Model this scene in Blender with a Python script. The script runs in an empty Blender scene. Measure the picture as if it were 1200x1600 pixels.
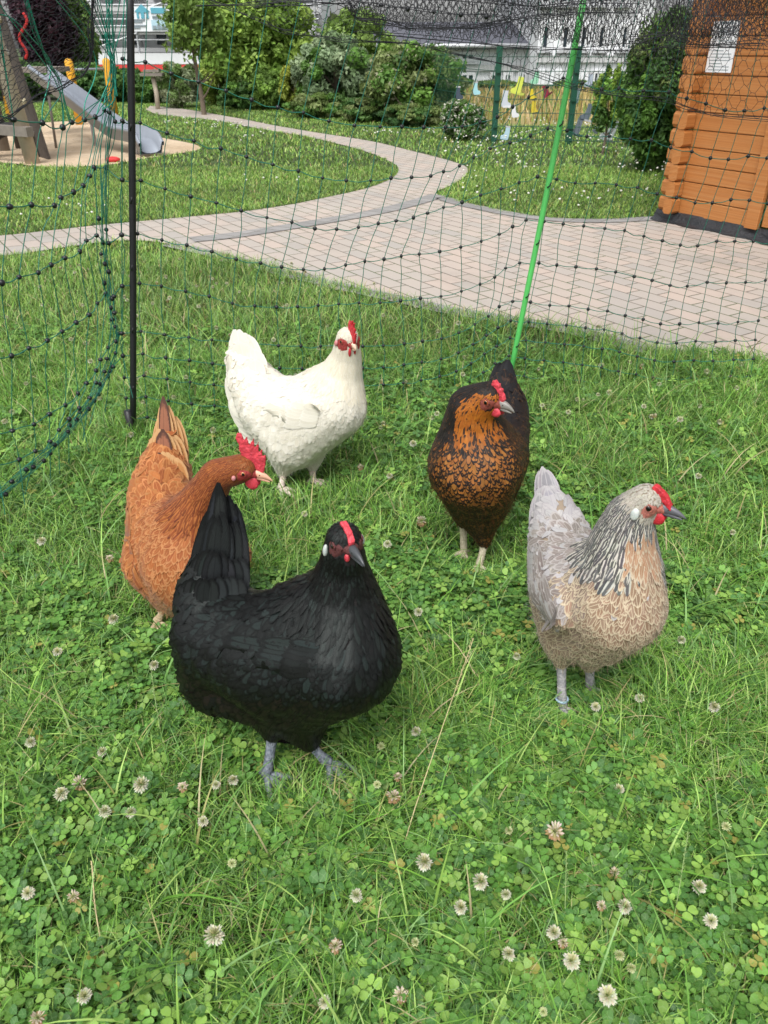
import bpy, bmesh, math, random
import numpy as np
from mathutils import Vector, Matrix
from mathutils.bvhtree import BVHTree
random.seed(7); rng = np.random.default_rng(7)
SC = bpy.context.scene
COL = SC.collection
R = math.radians
# ------------------------------------------------------------------ camera
PITCH = R(31.0); H = 1.05; F = 1209.0
cam = bpy.data.cameras.new('camera'); camo = bpy.data.objects.new('camera', cam); COL.objects.link(camo)
camo.location = (0, 0, H); camo.rotation_euler = (R(90) - PITCH, 0, 0)
cam.sensor_fit = 'VERTICAL'; cam.sensor_height = 24.0; cam.lens = F / 1600 * 24.0
cam.clip_start = 0.02; cam.clip_end = 900
cam.dof.use_dof = True; cam.dof.focus_distance = 1.7; cam.dof.aperture_fstop = 8.0
SC.camera = camo
# ------------------------------------------------------------------ sky, sun, exposure
W = bpy.data.worlds.new('World'); SC.world = W; W.use_nodes = True
wn = W.node_tree; wn.nodes.clear()
SUN_EL, SUN_AZ = R(58), R(200)
sky = wn.nodes.new('ShaderNodeTexSky'); sky.sky_type = 'NISHITA'; sky.sun_disc = False
sky.sun_elevation = SUN_EL; sky.sun_rotation = SUN_AZ; sky.air_density = 1.0; sky.dust_density = 3.5; sky.ozone_density = 1.0
hs = wn.nodes.new('ShaderNodeHueSaturation'); hs.inputs['Saturation'].default_value = 0.12; hs.inputs['Value'].default_value = 1.0
bg = wn.nodes.new('ShaderNodeBackground'); bg.inputs['Strength'].default_value = 0.15
wo = wn.nodes.new('ShaderNodeOutputWorld')
wn.links.new(sky.outputs[0], hs.inputs['Color']); wn.links.new(hs.outputs[0], bg.inputs['Color']); wn.links.new(bg.outputs[0], wo.inputs[0])
sl = bpy.data.lights.new('sun', 'SUN'); sl.energy = 1.6; sl.angle = R(24); sl.color = (1.0, 0.98, 0.95)
so = bpy.data.objects.new('sun', sl); COL.objects.link(so)
# sun direction: light travels from azimuth SUN_AZ (clockwise from +Y)
sd = Vector((math.sin(SUN_AZ) * math.cos(SUN_EL), math.cos(SUN_AZ) * math.cos(SUN_EL), math.sin(SUN_EL)))
so.rotation_euler = sd.to_track_quat('Z', 'Y').to_euler()
SC.view_settings.view_transform = 'Standard'; SC.view_settings.look = 'None'
SC.view_settings.exposure = 0.55; SC.view_settings.gamma = 1.0
# ------------------------------------------------------------------ measuring helpers
CP, SP = math.cos(PITCH), math.sin(PITCH)
def ray(px, py):
    yc = (800 - py) / F
    return np.array([(px - 600) / F, CP + yc * SP, -SP + yc * CP])
def P(px, py, d):
    r = ray(px, py); t = d / r[1]
    return np.array([0, 0, H]) + r * t
def G(px, py, z=0.0):
    r = ray(px, py); t = (z - H) / r[2]
    return np.array([0, 0, H]) + r * t
def depth(p): return p[1] * CP + (H - p[2]) * SP
def onplane(px, py, A, B):
    n = np.array([-(B[1] - A[1]), B[0] - A[0], 0.0]); r = ray(px, py); o = np.array([0, 0, H])
    return o + r * (np.dot(n, A - o) / np.dot(n, r))
# ------------------------------------------------------------------ object helpers
def tag(o, label=None, cat=None, group=None, kind=None):
    if label: o['label'] = label
    if cat: o['category'] = cat
    if group: o['group'] = group
    if kind: o['kind'] = kind
    return o
def empty(name, loc=(0, 0, 0), label=None, cat=None, group=None):
    o = bpy.data.objects.new(name, None); COL.objects.link(o); o.location = loc; o.empty_display_size = 0.05
    return tag(o, label, cat, group)
def link(name, me, mat, parent=None):
    o = bpy.data.objects.new(name, me); COL.objects.link(o)
    if mat is not None:
        for m in (mat if isinstance(mat, (list, tuple)) else [mat]): me.materials.append(m)
    if parent is not None:
        o.parent = parent; o.matrix_parent_inverse = Matrix.Translation(-Vector(parent.location)) if parent.type == 'EMPTY' else Matrix()
    return o
def npmesh(name, V, Fc, mat, parent=None, uv=None, attrs=None, smooth=False, mi=None):
    """V (n,3); Fc (m,k) faces of one size, or a list of such arrays. uv/attrs per vertex."""
    me = bpy.data.meshes.new(name)
    V = np.asarray(V, dtype=np.float32)
    Fl = Fc if isinstance(Fc, list) and np.ndim(Fc[0]) == 2 else [Fc]
    Fl = [np.asarray(f, dtype=np.int32) for f in Fl if len(f)]
    loops = np.concatenate([f.ravel() for f in Fl])
    cnt = np.concatenate([np.full(len(f), f.shape[1], dtype=np.int32) for f in Fl])
    start = np.concatenate([[0], np.cumsum(cnt)[:-1]]).astype(np.int32)
    me.vertices.add(len(V)); me.vertices.foreach_set('co', V.ravel())
    me.loops.add(len(loops)); me.loops.foreach_set('vertex_index', loops)
    me.polygons.add(len(cnt)); me.polygons.foreach_set('loop_start', start); me.polygons.foreach_set('loop_total', cnt)
    if smooth: me.polygons.foreach_set('use_smooth', np.ones(len(cnt), dtype=bool))
    if mi is not None: me.polygons.foreach_set('material_index', np.asarray(mi, dtype=np.int32))
    me.update(calc_edges=True)
    if uv is not None:
        l = me.uv_layers.new(name='UVMap'); l.data.foreach_set('uv', np.asarray(uv, dtype=np.float32)[loops].ravel())
    for k, a in (attrs or {}).items():
        a = np.asarray(a, dtype=np.float32)
        if a.ndim == 1: a = np.repeat(a[:, None], 3, 1)
        c = me.color_attributes.new(k, 'FLOAT_COLOR', 'POINT')
        c.data.foreach_set('color', np.concatenate([a, np.ones((len(a), 1), np.float32)], 1).astype(np.float32).ravel())
    me.validate()
    return link(name, me, mat, parent)
class MB:
    """collects polygons of any size for one mesh"""
    def __init__(s): s.v = []; s.f = []; s.m = []
    def add(s, vs, fs, m=0):
        b = len(s.v); s.v += [tuple(map(float, v)) for v in vs]; s.f += [tuple(i + b for i in f) for f in fs]; s.m += [m] * len(fs)
    def box(s, c, size, ax=None, m=0):
        """box with centre c, size along axes ax (3 unit vectors)"""
        ax = ax if ax is not None else np.eye(3); c = np.asarray(c, float); h = np.asarray(size, float) / 2
        vs = [c + ax[0] * h[0] * i + ax[1] * h[1] * j + ax[2] * h[2] * k for i in (-1, 1) for j in (-1, 1) for k in (-1, 1)]
        s.add(vs, [(0, 1, 3, 2), (4, 6, 7, 5), (0, 4, 5, 1), (2, 3, 7, 6), (0, 2, 6, 4), (1, 5, 7, 3)], m)
    def bar(s, a, b, w, t=None, up=(0, 0, 1), m=0):
        a = np.asarray(a, float); b = np.asarray(b, float); d = b - a; L = np.linalg.norm(d); d = d / L
        up = np.asarray(up, float)
        if abs(np.dot(up, d)) > .97: up = np.array([0, 1., 0])
        x = np.cross(d, up); x /= np.linalg.norm(x); z = np.cross(x, d)
        s.box((a + b) / 2, (L, w, t or w), np.array([d, x, z]), m)
    def tube(s, pts, r, n=8, cap=True, m=0):
        V, Fc = tube(pts, r, n); b = len(s.v)
        s.v += [tuple(map(float, v)) for v in V]; s.f += [tuple(int(i) + b for i in f) for f in Fc]; s.m += [m] * len(Fc)
        if cap: s.f += [tuple(range(b + n - 1, b - 1, -1)), tuple(range(b + len(V) - n, b + len(V)))]; s.m += [m, m]
    def prism(s, pts2, o, u, v, n, t, m=0):
        """outline pts2 in plane (u,v) at o, extruded by n*t (centred)"""
        o, u, v, n = [np.asarray(q, float) for q in (o, u, v, n)]; k = len(pts2)
        A = [o + u * a + v * b - n * t / 2 for a, b in pts2]; B = [o + u * a + v * b + n * t / 2 for a, b in pts2]
        s.add(A + B, [tuple(range(k - 1, -1, -1)), tuple(range(k, 2 * k))] + [(i, (i + 1) % k, (i + 1) % k + k, i + k) for i in range(k)], m)
    def build(s, name, mat, parent=None, smooth=False, bevel=0):
        me = bpy.data.meshes.new(name); me.from_pydata(s.v, [], s.f); me.update()
        if smooth: me.polygons.foreach_set('use_smooth', np.ones(len(me.polygons), dtype=bool))
        if any(s.m): me.polygons.foreach_set('material_index', np.array(s.m, dtype=np.int32))
        bm = bmesh.new(); bm.from_mesh(me); bmesh.ops.recalc_face_normals(bm, faces=bm.faces)
        if bevel: bmesh.ops.bevel(bm, geom=bm.edges[:], offset=bevel, segments=1, affect='EDGES', clamp_overlap=True)
        bm.to_mesh(me); bm.free()
        return link(name, me, mat, parent)
def tube(pts, r, n=6):
    pts = np.asarray(pts, float); k = len(pts); r = np.broadcast_to(np.asarray(r, float), (k,))
    T = np.gradient(pts, axis=0); T /= np.linalg.norm(T, axis=1)[:, None] + 1e-12
    up = np.array([0, 0, 1.]) if abs(T[0][2]) < .9 else np.array([1., 0, 0])
    V = []; x = np.cross(T[0], up); x /= np.linalg.norm(x)
    for i in range(k):
        x = x - T[i] * np.dot(x, T[i]); x /= np.linalg.norm(x) + 1e-12; y = np.cross(T[i], x)
        for j in range(n):
            a = 2 * math.pi * j / n; V.append(pts[i] + (x * math.cos(a) + y * math.sin(a)) * r[i])
    Fc = [(i * n + j, i * n + (j + 1) % n, (i + 1) * n + (j + 1) % n, (i + 1) * n + j) for i in range(k - 1) for j in range(n)]
    return np.array(V), np.array(Fc)
def tubes(paths, r, n=4):
    Vs, Fs, b = [], [], 0
    for i, p in enumerate(paths):
        V, Fc = tube(p, r[i] if isinstance(r, list) else r, n); Vs.append(V); Fs.append(Fc + b); b += len(V)
    return np.concatenate(Vs), np.concatenate(Fs)
def catmull(p, k=4):
    p = np.asarray(p, float)
    if len(p) < 3: return np.array([p[0] + (p[-1] - p[0]) * t for t in np.linspace(0, 1, k + 1)])
    q = np.concatenate([[2 * p[0] - p[1]], p, [2 * p[-1] - p[-2]]]); out = []
    for i in range(1, len(q) - 2):
        for t in np.linspace(0, 1, k, endpoint=False):
            a, b, c, d = q[i - 1:i + 3]
            out.append(.5 * ((2 * b) + (-a + c) * t + (2 * a - 5 * b + 4 * c - d) * t * t + (-a + 3 * b - 3 * c + d) * t ** 3))
    return np.array(out + [p[-1]])
def ico(r, sub=2, sx=(1, 1, 1)):
    bm = bmesh.new(); bmesh.ops.create_icosphere(bm, subdivisions=sub, radius=1)
    V = np.array([v.co[:] for v in bm.verts]) * r * np.array(sx); Fc = np.array([[v.index for v in f.verts] for f in bm.faces]); bm.free()
    return V, Fc
def unit(v): v = np.asarray(v, float); return v / (np.linalg.norm(v) + 1e-12)
# ------------------------------------------------------------------ materials
class NT:
    def __init__(s, name):
        s.m = bpy.data.materials.new(name); s.m.use_nodes = True; s.t = s.m.node_tree; s.b = s.t.nodes['Principled BSDF']
    def n(s, typ, **kw):
        x = s.t.nodes.new(typ)
        for k, v in kw.items():
            setattr(x, k, v)
        return x
    def l(s, a, b): s.t.links.new(a, b)
    def math(s, op, a, b=None, c=None, clamp=False):
        x = s.n('ShaderNodeMath', operation=op, use_clamp=clamp)
        for i, q in enumerate((a, b, c)):
            if q is None: continue
            if hasattr(q, 'is_output'): s.l(q, x.inputs[i])
            else: x.inputs[i].default_value = q
        return x.outputs[0]
    def mix(s, f, a, b, blend='MIX'):
        x = s.n('ShaderNodeMix', data_type='RGBA', blend_type=blend)
        for i, q in ((0, f), (6, a), (7, b)):
            if hasattr(q, 'is_output'): s.l(q, x.inputs[i])
            else: x.inputs[i].default_value = q if i == 0 else tuple(q) + ((1,) if len(q) == 3 else ())
        return x.outputs[2]
    def smooth(s, x, lo, hi):
        r = s.n('ShaderNodeMapRange', interpolation_type='SMOOTHSTEP'); s.l(x, r.inputs[0]); r.inputs[1].default_value = lo; r.inputs[2].default_value = hi
        return r.outputs[0]
    def noise(s, scale, detail=3, rough=.6, co='Object', vec=None):
        x = s.n('ShaderNodeTexNoise'); x.inputs['Scale'].default_value = scale; x.inputs['Detail'].default_value = detail; x.inputs['Roughness'].default_value = rough
        if vec is None: vec = s.co(co)
        s.l(vec, x.inputs['Vector']); return x.outputs['Fac']
    def co(s, which='Object'): return s.n('ShaderNodeTexCoord').outputs[which]
    def attr(s, name): return s.n('ShaderNodeAttribute', attribute_name=name).outputs['Color']
    def bump(s, h, strength=.3, dist=.01):
        x = s.n('ShaderNodeBump'); x.inputs['Strength'].default_value = strength; x.inputs['Distance'].default_value = dist
        s.l(h, x.inputs['Height']); s.l(x.outputs[0], s.b.inputs['Normal'])
    def base(s, c): 
        if hasattr(c, 'is_output'): s.l(c, s.b.inputs['Base Color'])
        else: s.b.inputs['Base Color'].default_value = tuple(c) + (1,)
    def set(s, **kw):
        for k, v in kw.items(): s.b.inputs[k.replace('_', ' ')].default_value = v
        return s
def simple(name, c, rough=.6, vary=.18, scale=20, bump=.15, metal=0, bd=.004, spec=.5):
    t = NT(name); f = t.noise(scale, 5)
    a = tuple(x * (1 - vary) for x in c); b = tuple(min(1, x * (1 + vary)) for x in c)
    t.base(t.mix(f, a, b)); t.set(Roughness=rough, Metallic=metal)
    t.b.inputs['Specular IOR Level'].default_value = spec
    if bump: t.bump(t.noise(scale * 4, 4), bump, bd)
    return t.m
def attrmat(name, attr='col', rough=.6, trans=0.0, spec=.3, hueN=None):
    """colour from a vertex attribute, optional translucency for leaves"""
    t = NT(name); c = t.attr(attr)
    t.l(c, t.b.inputs['Base Color']); t.set(Roughness=rough); t.b.inputs['Specular IOR Level'].default_value = spec
    if trans:
        tr = t.n('ShaderNodeBsdfTranslucent'); t.l(t.mix(.5, c, (.35, .5, .05), 'MULTIPLY') if False else c, tr.inputs['Color'])
        mx = t.n('ShaderNodeMixShader'); mx.inputs[0].default_value = trans
        t.l(t.b.outputs[0], mx.inputs[1]); t.l(tr.outputs[0], mx.inputs[2])
        t.l(mx.outputs[0], t.t.nodes['Material Output'].inputs[0])
    return t.m
MAT = {}
MAT['black_plastic'] = simple('black plastic', (.012, .012, .014), .45, .2, 60, .1)
MAT['post_green'] = simple('bright green fibreglass', (.10, .50, .12), .4, .2, 30, .08)
MAT['string'] = simple('green net twine', (.012, .15, .10), .5, .35, 60, 0)
MAT['string_bright'] = simple('turquoise green twine', (.02, .30, .21), .5, .3, 60, 0)
MAT['knot'] = simple('black plastic knots', (.008, .010, .012), .35, .2, 60, 0)
MAT['birdnet'] = simple('black bird net twine', (.018, .018, .024), .6, .3, 30, 0)
MAT['fence_green'] = simple('dark green powder coat', (.012, .075, .045), .45, .15, 8, .05)
MAT['steel'] = simple('brushed slide steel', (.30, .33, .38), .42, .12, 12, .08, .35)
MAT['yellow'] = simple('yellow paint', (.72, .36, .02), .45, .1, 12, .05)
MAT['grey_wood'] = simple('weathered grey wood', (.20, .175, .15), .85, .35, 14, .4)
MAT['dark_wood'] = simple('dark stained panel wood', (.085, .07, .06), .8, .3, 14, .4)
MAT['pale_wood'] = simple('pale weathered post wood', (.42, .36, .28), .85, .25, 14, .4)
MAT['bark'] = simple('bark', (.16, .125, .09), .9, .4, 18, .8, bd=.02)
MAT['white_wall'] = simple('white render wall', (.74, .75, .77), .8, .05, 3, .1)
MAT['grey_wall'] = simple('grey primed wall', (.5, .5, .5), .8, .15, 1.5, .1)
MAT['roof'] = simple('dark slate roof', (.085, .088, .11), .7, .25, 4, .4, bd=.03)
MAT['glass'] = simple('dark window glass', (.03, .045, .055), .12, .4, 2, 0)
MAT['white_frame'] = simple('white frame paint', (.7, .71, .72), .5, .06, 8, 0)
MAT['scaffold'] = simple('galvanised scaffold tube', (.5, .51, .53), .5, .15, 8, 0, .3)
MAT['red_banner'] = simple('red barrier sheet', (.62, .045, .04), .6, .12, 4, .1)
MAT['board_white'] = simple('white board face', (.78, .80, .82), .5, .03, 6, 0)
MAT['board_blue'] = simple('teal print', (.10, .36, .46), .5, .1, 8, 0)
MAT['board_pale'] = simple('pale blue print', (.42, .60, .68), .5, .3, 14, 0)
MAT['board_ink'] = simple('grey ink', (.25, .30, .33), .5, .1, 8, 0)
MAT['sheet_black'] = simple('black damp proof sheet', (.022, .024, .028), .38, .3, 12, .5, bd=.02)
MAT['red_rope'] = simple('red rope', (.55, .03, .03), .7, .2, 40, .2)
MAT['tyre'] = simple('dark rubber', (.02, .02, .02), .8, .2, 20, .2)
# ------------------------------------------------------------------ ground polygons (pixel outlines put on the ground plane)
def inpoly(x, y, poly):
    x = np.asarray(x); y = np.asarray(y); ins = np.zeros(x.shape, bool); n = len(poly)
    for i in range(n):
        x1, y1 = poly[i][:2]; x2, y2 = poly[(i + 1) % n][:2]
        c = ((y1 > y) != (y2 > y)); 
        with np.errstate(divide='ignore', invalid='ignore'): xi = (x2 - x1) * (y - y1) / (y2 - y1 + 1e-12) + x1
        ins ^= c & (x < xi)
    return ins
near = [(-330, 420), (-150, 410), (0, 402), (90, 390), (170, 379), (225, 378), (262, 383), (330, 397), (420, 421), (520, 446), (620, 468), (700, 486), (760, 496), (830, 507), (910, 522), (1000, 546), (1100, 560), (1200, 572), (1400, 604)]
right = [(1500, 470), (1300, 400), (1210, 388), (1190, 374)]
rlawn = [(1120, 352), (1030, 341), (960, 346), (900, 345), (850, 343), (800, 336), (760, 328), (720, 319), (690, 309), (682, 301), (700, 293), (720, 282), (731, 270), (727, 261), (705, 253), (680, 246), (640, 236), (600, 226), (560, 218), (500, 209), (430, 197), (380, 187), (330, 178), (280, 170), (235, 166)]
llawn = [(228, 172), (250, 180), (330, 188), (400, 201), (460, 211), (500, 219), (560, 234), (600, 249), (620, 260), (622, 270), (612, 280), (590, 290), (560, 299), (500, 312), (450, 322), (380, 332), (300, 340), (225, 347), (150, 354), (60, 364), (0, 370), (-150, 380), (-330, 388)]
def gp(l, n=3): return [tuple(p[:2]) for p in catmull([G(*q) for q in l], n)]
PATH = gp(near) + [tuple(G(*q)[:2]) for q in right] + gp(rlawn) + gp(llawn)
SAND = gp([(-120, 262), (0, 255), (80, 262), (170, 258), (215, 250), (262, 243), (312, 234), (300, 225), (245, 214), (205, 200), (170, 193), (110, 190), (70, 192), (0, 196), (-120, 200), (-120, 262)], 3)[:-1]
def flat(name, poly, z, mat, label=None, kind='structure'):
    from mathutils.geometry import delaunay_2d_cdt
    n = len(poly); vv, _, ff, _, _, _ = delaunay_2d_cdt([Vector(p[:2]) for p in poly], [(i, (i + 1) % n) for i in range(n)], [], 1, 1e-5)
    vv = [v[:] for v in vv]; keep = []
    for f in ff:
        c = np.mean([vv[i] for i in f], axis=0)
        if inpoly(c[0:1], c[1:2], poly)[0]: keep.append(tuple(f))
    me = bpy.data.meshes.new(name); me.from_pydata([(v[0], v[1], z) for v in vv], [], keep); me.update(); bm = bmesh.new(); bm.from_mesh(me); bm.normal_update()
    for f in bm.faces:
        if f.normal.z < 0: f.normal_flip()
    bm.to_mesh(me); bm.free(); o = link(name, me, mat); o['kind'] = kind
    if label: o['label'] = label
    return o
def mat_ground():
    t = NT('soil and thatch under grass'); a = t.noise(2.5, 6); b = t.noise(60, 4)
    c = t.mix(t.smooth(a, .35, .65), (.030, .05, .014), (.055, .085, .022)); c = t.mix(t.smooth(b, .55, .75), c, (.10, .085, .04))
    t.base(c); t.set(Roughness=.95); t.bump(t.noise(90, 5), .8, .02); return t.m
def mat_paving():
    t = NT('pinkish concrete pavers'); co = t.co('Object'); mp = t.n('ShaderNodeMapping'); mp.inputs['Rotation'].default_value = (0, 0, R(57)); t.l(co, mp.inputs[0])
    br = t.n('ShaderNodeTexBrick'); t.l(mp.outputs[0], br.inputs['Vector']); br.offset = .5
    for k, v in (('Scale', 1.0), ('Mortar Size', .0042), ('Mortar Smooth', .15), ('Bias', 0), ('Brick Width', .205), ('Row Height', .103)): br.inputs[k].default_value = v
    br.inputs['Color1'].default_value = (0, 0, 0, 1); br.inputs['Color2'].default_value = (1, 1, 1, 1); br.inputs['Mortar'].default_value = (.5, .5, .5, 1)
    rp = t.n('ShaderNodeValToRGB'); t.l(br.outputs['Color'], rp.inputs[0]); e = rp.color_ramp.elements
    e[0].position = 0; e[0].color = (.36, .33, .30, 1); e[1].position = 1; e[1].color = (.46, .375, .32, 1)
    x = e.new(.35); x.color = (.41, .36, .315, 1); x = e.new(.7); x.color = (.435, .365, .315, 1)
    c = t.mix(t.math('MULTIPLY', t.smooth(t.noise(3, 5), .3, .7), .22), rp.outputs[0], (.34, .32, .30)); c = t.mix(t.math('MULTIPLY', t.smooth(t.noise(140, 3), .5, .8), .35), c, (.3, .27, .24))
    c = t.mix(t.math('MULTIPLY', t.smooth(t.noise(1.1, 5), .55, .75), .3), c, (.48, .44, .40))
    c = t.mix(t.math('MULTIPLY', t.smooth(t.noise(.7, 7, .7), .50, .72), .38), c, (.20, .18, .155))
    c = t.mix(br.outputs['Fac'], c, t.mix(t.smooth(t.noise(2.2, 5), .45, .6), (.13, .115, .09), (.07, .10, .035))); t.base(c); t.set(Roughness=.88)
    h = t.math('SUBTRACT', t.math('MULTIPLY', t.noise(200, 3), .15), br.outputs['Fac']); t.bump(h, .5, .006); return t.m
def mat_band():
    t = NT('grey edging setts'); co = t.co('Object'); mp = t.n('ShaderNodeMapping'); mp.inputs['Rotation'].default_value = (0, 0, R(33)); t.l(co, mp.inputs[0])
    br = t.n('ShaderNodeTexBrick'); t.l(mp.outputs[0], br.inputs['Vector']); br.offset = 0
    for k, v in (('Scale', 1.0), ('Mortar Size', .004), ('Brick Width', .2), ('Row Height', .1)): br.inputs[k].default_value = v
    br.inputs['Color1'].default_value = (.23, .225, .22, 1); br.inputs['Color2'].default_value = (.32, .31, .30, 1); br.inputs['Mortar'].default_value = (.13, .12, .1, 1)
    t.base(t.mix(t.math('MULTIPLY', t.noise(40, 4), .4), br.outputs[0], (.2, .19, .18))); t.set(Roughness=.9); t.bump(br.outputs['Fac'], -.4, .005); return t.m
def mat_sand():
    t = NT('playground sand'); t.base(t.mix(t.smooth(t.noise(1.6, 6), .3, .7), (.46, .34, .22), (.60, .47, .33))); t.set(Roughness=.95); t.bump(t.noise(7, 6), .9, .06); return t.m
def mat_meadow():
    t = NT('dry straw meadow soil'); t.base(t.mix(t.smooth(t.noise(1.2, 6), .3, .7), (.38, .30, .12), (.24, .26, .08))); t.set(Roughness=.95); t.bump(t.noise(30, 5), 1, .05); return t.m
M_GROUND = mat_ground()
g = npmesh('ground', [(-400, -20, 0), (400, -20, 0), (400, 600, 0), (-400, 600, 0)], [(0, 1, 2, 3)], M_GROUND); g['kind'] = 'structure'
flat('paved_path', PATH, .008, mat_paving())
flat('sand_pit', SAND, .005, mat_sand())
MEADOW = [(1.1, 13.4), (14, 13.2), (20, 24), (1.8, 24), (1.3, 17)]
flat('dry_meadow', MEADOW, .005, mat_meadow())
# grey edging bands along the paving
def band(pts, w, name):
    p = np.array([G(*q)[:2] for q in pts]); p = catmull(p, 4); T = np.gradient(p, axis=0); T /= np.linalg.norm(T, axis=1)[:, None]; N = np.stack([-T[:, 1], T[:, 0]], 1)
    a = p + N * w / 2; b = p - N * w / 2; n = len(p); V = [(x, y, .0125) for x, y in a] + [(x, y, .0125) for x, y in b]
    o = npmesh(name, V, [(i, i + 1, n + i + 1, n + i) for i in range(n - 1)], M_BAND); o['kind'] = 'structure'
M_BAND = mat_band()
band([(300, 377), (360, 371), (420, 362), (500, 349), (580, 335), (640, 321), (686, 307)], .16, 'edging_band')
band([(690, 311), (722, 321), (760, 329), (800, 337), (850, 344), (900, 347), (960, 347), (1030, 343)], .13, 'edging_band')
band([(262, 384), (330, 399), (420, 423), (520, 448), (620, 470), (700, 488), (830, 509), (910, 524), (1000, 548), (1100, 562), (1250, 582)], .11, 'edging_band')
# ------------------------------------------------------------------ hens
def mat_feather(name, rough=.55, spec=.4, shaft=.12, sheen=None, streak=.25, tip=1.0, fuzz=.1):
    """feather: centre colour fc, rim colour ec (both vertex attributes), rim from the UV outline"""
    t = NT(name); uv = t.n('ShaderNodeUVMap'); sp = t.n('ShaderNodeSeparateXYZ'); t.l(uv.outputs[0], sp.inputs[0])
    u, v = sp.outputs[0], sp.outputs[1]
    vv = t.math('MULTIPLY', t.math('MAXIMUM', t.math('SUBTRACT', v, .5), 0), 2.0)
    r = t.math('SQRT', t.math('ADD', t.math('MULTIPLY', t.math('MULTIPLY', u, u), tip), t.math('MULTIPLY', vv, vv)))
    nz = t.noise(220, 3); r = t.math('ADD', r, t.math('MULTIPLY', t.math('SUBTRACT', nz, .5), .30))
    par = t.n('ShaderNodeSeparateXYZ'); t.l(t.attr('pp'), par.inputs[0])      # x: rim start  y: rim strength  z: shaft
    e = t.math('MULTIPLY', t.math('MULTIPLY', t.math('SUBTRACT', r, par.outputs[0]), 7.0, clamp=True), par.outputs[1])
    au = t.math('ABSOLUTE', u); stripe = t.smooth(t.math('ADD', au, t.math('MULTIPLY', t.math('SUBTRACT', nz, .5), .35)), .32, .58)
    md = t.math('GREATER_THAN', par.outputs[2], 1.5); e = t.math('ADD', t.math('MULTIPLY', e, t.math('SUBTRACT', 1, md)), t.math('MULTIPLY', stripe, md))
    c = t.mix(e, t.attr('fc'), t.attr('ec'))
    # barbs: fine slanting lines either side of the shaft
    w = t.math('SINE', t.math('MULTIPLY', t.math('SUBTRACT', v, t.math('MULTIPLY', au, .35)), 75.0))
    s = t.math('LESS_THAN', au, shaft); s = t.math('MULTIPLY', t.math('MULTIPLY', s, par.outputs[2]), t.math('SUBTRACT', 1, md))
    c = t.mix(s, c, t.attr('ec'))
    big = t.noise(45, 4); c = t.mix(t.math('MULTIPLY', big, streak), c, t.mix(.5, c, (.02, .012, .01)))
    t.l(c, t.b.inputs['Base Color']); t.set(Roughness=rough); t.b.inputs['Specular IOR Level'].default_value = spec
    if sheen:
        t.b.inputs['Specular Tint'].default_value = tuple(sheen) + (1,)
    t.b.inputs['Sheen Weight'].default_value = fuzz; t.b.inputs['Sheen Roughness'].default_value = .5
    t.bump(t.math('ADD', t.math('MULTIPLY', w, .5), t.math('MULTIPLY', nz, 3.0)), .22, .0005)
    return t.m
def mat_skin(name, c, rough=.5, sc=120, b=.5):
    t = NT(name); t.base(t.mix(t.smooth(t.noise(sc, 4), .35, .7), tuple(x * .72 for x in c), c)); t.set(Roughness=rough)
    t.b.inputs['Subsurface Weight'].default_value = .12; t.b.inputs['Subsurface Scale'].default_value = .004
    v = t.n('ShaderNodeTexVoronoi'); v.inputs['Scale'].default_value = sc * 5; t.l(t.co('Object'), v.inputs['Vector']); t.bump(v.outputs[0], b, .001); return t.m
def mat_shank(name, c1, c2):
    t = NT(name); v = t.n('ShaderNodeTexVoronoi'); v.inputs['Scale'].default_value = 260; t.l(t.co('Object'), v.inputs['Vector'])
    t.base(t.mix(t.smooth(t.noise(130, 4), .35, .65), c1, c2)); t.set(Roughness=.6); t.bump(v.outputs[0], .9, .0015); return t.m
def mat_eye(iris):
    t = NT('hen eye'); t.base(iris); t.set(Roughness=.05); return t.m
M_PUPIL = simple('pupil', (.004, .003, .003), .04, .1, 5, 0)
M_DOWNM = attrmat('loose down', 'col', .8, .15, .15)
FV = np.array([0, .14, .34, .55, .74, .89, 1.0]); FWd = np.array([.35, .72, .95, 1.0, .88, .62, .16])
def feather_grid(cols=3):
    us = np.linspace(-1, 1, cols); uv = [(u * w, v) for v, w in zip(FV, FWd) for u in us]
    n = len(FV); Fc = [(i * cols + j, i * cols + j + 1, (i + 1) * cols + j + 1, (i + 1) * cols + j) for i in range(n - 1) for j in range(cols - 1)]
    return np.array(uv), np.array(Fc)
FUV, FFC = feather_grid(3); NFV = len(FUV)
class Feathers:
    def __init__(s): s.V = []; s.c = []; s.e = []; s.p = []
    def add(s, V, fc, ec, pp):
        s.V.append(V); s.c.append(fc); s.e.append(ec); s.p.append(pp)
    def build(s, name, mat, parent, smooth=True):
        n = len(s.V)
        if not n: return None
        V = np.concatenate(s.V); Fc = (FFC[None] + (np.arange(n) * NFV)[:, None, None]).reshape(-1, 4)
        rep = lambda a: np.repeat(np.array(a, float), NFV, 0)
        return npmesh(name, V, Fc, mat, parent, uv=np.tile(FUV, (n, 1)), attrs={'fc': rep(s.c), 'ec': rep(s.e), 'pp': rep(s.p)}, smooth=smooth)
def free_feather(root, tip, nrm, w, curve=.0, cup=.25):
    """a large feather standing free: root to tip, broad side facing nrm, sweeping by curve"""
    root = np.asarray(root); tip = np.asarray(tip); d = tip - root; L = np.linalg.norm(d); d /= L
    nrm = unit(nrm - d * np.dot(nrm, d)); x = np.cross(d, nrm); V = []
    for u, v in FUV:
        bend = math.sin(v * math.pi) * curve * L
        V.append(root + d * L * v + x * (u * w / 2 + bend) + nrm * (-cup * w / 2 * u * u))
    return np.array(V)
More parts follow.
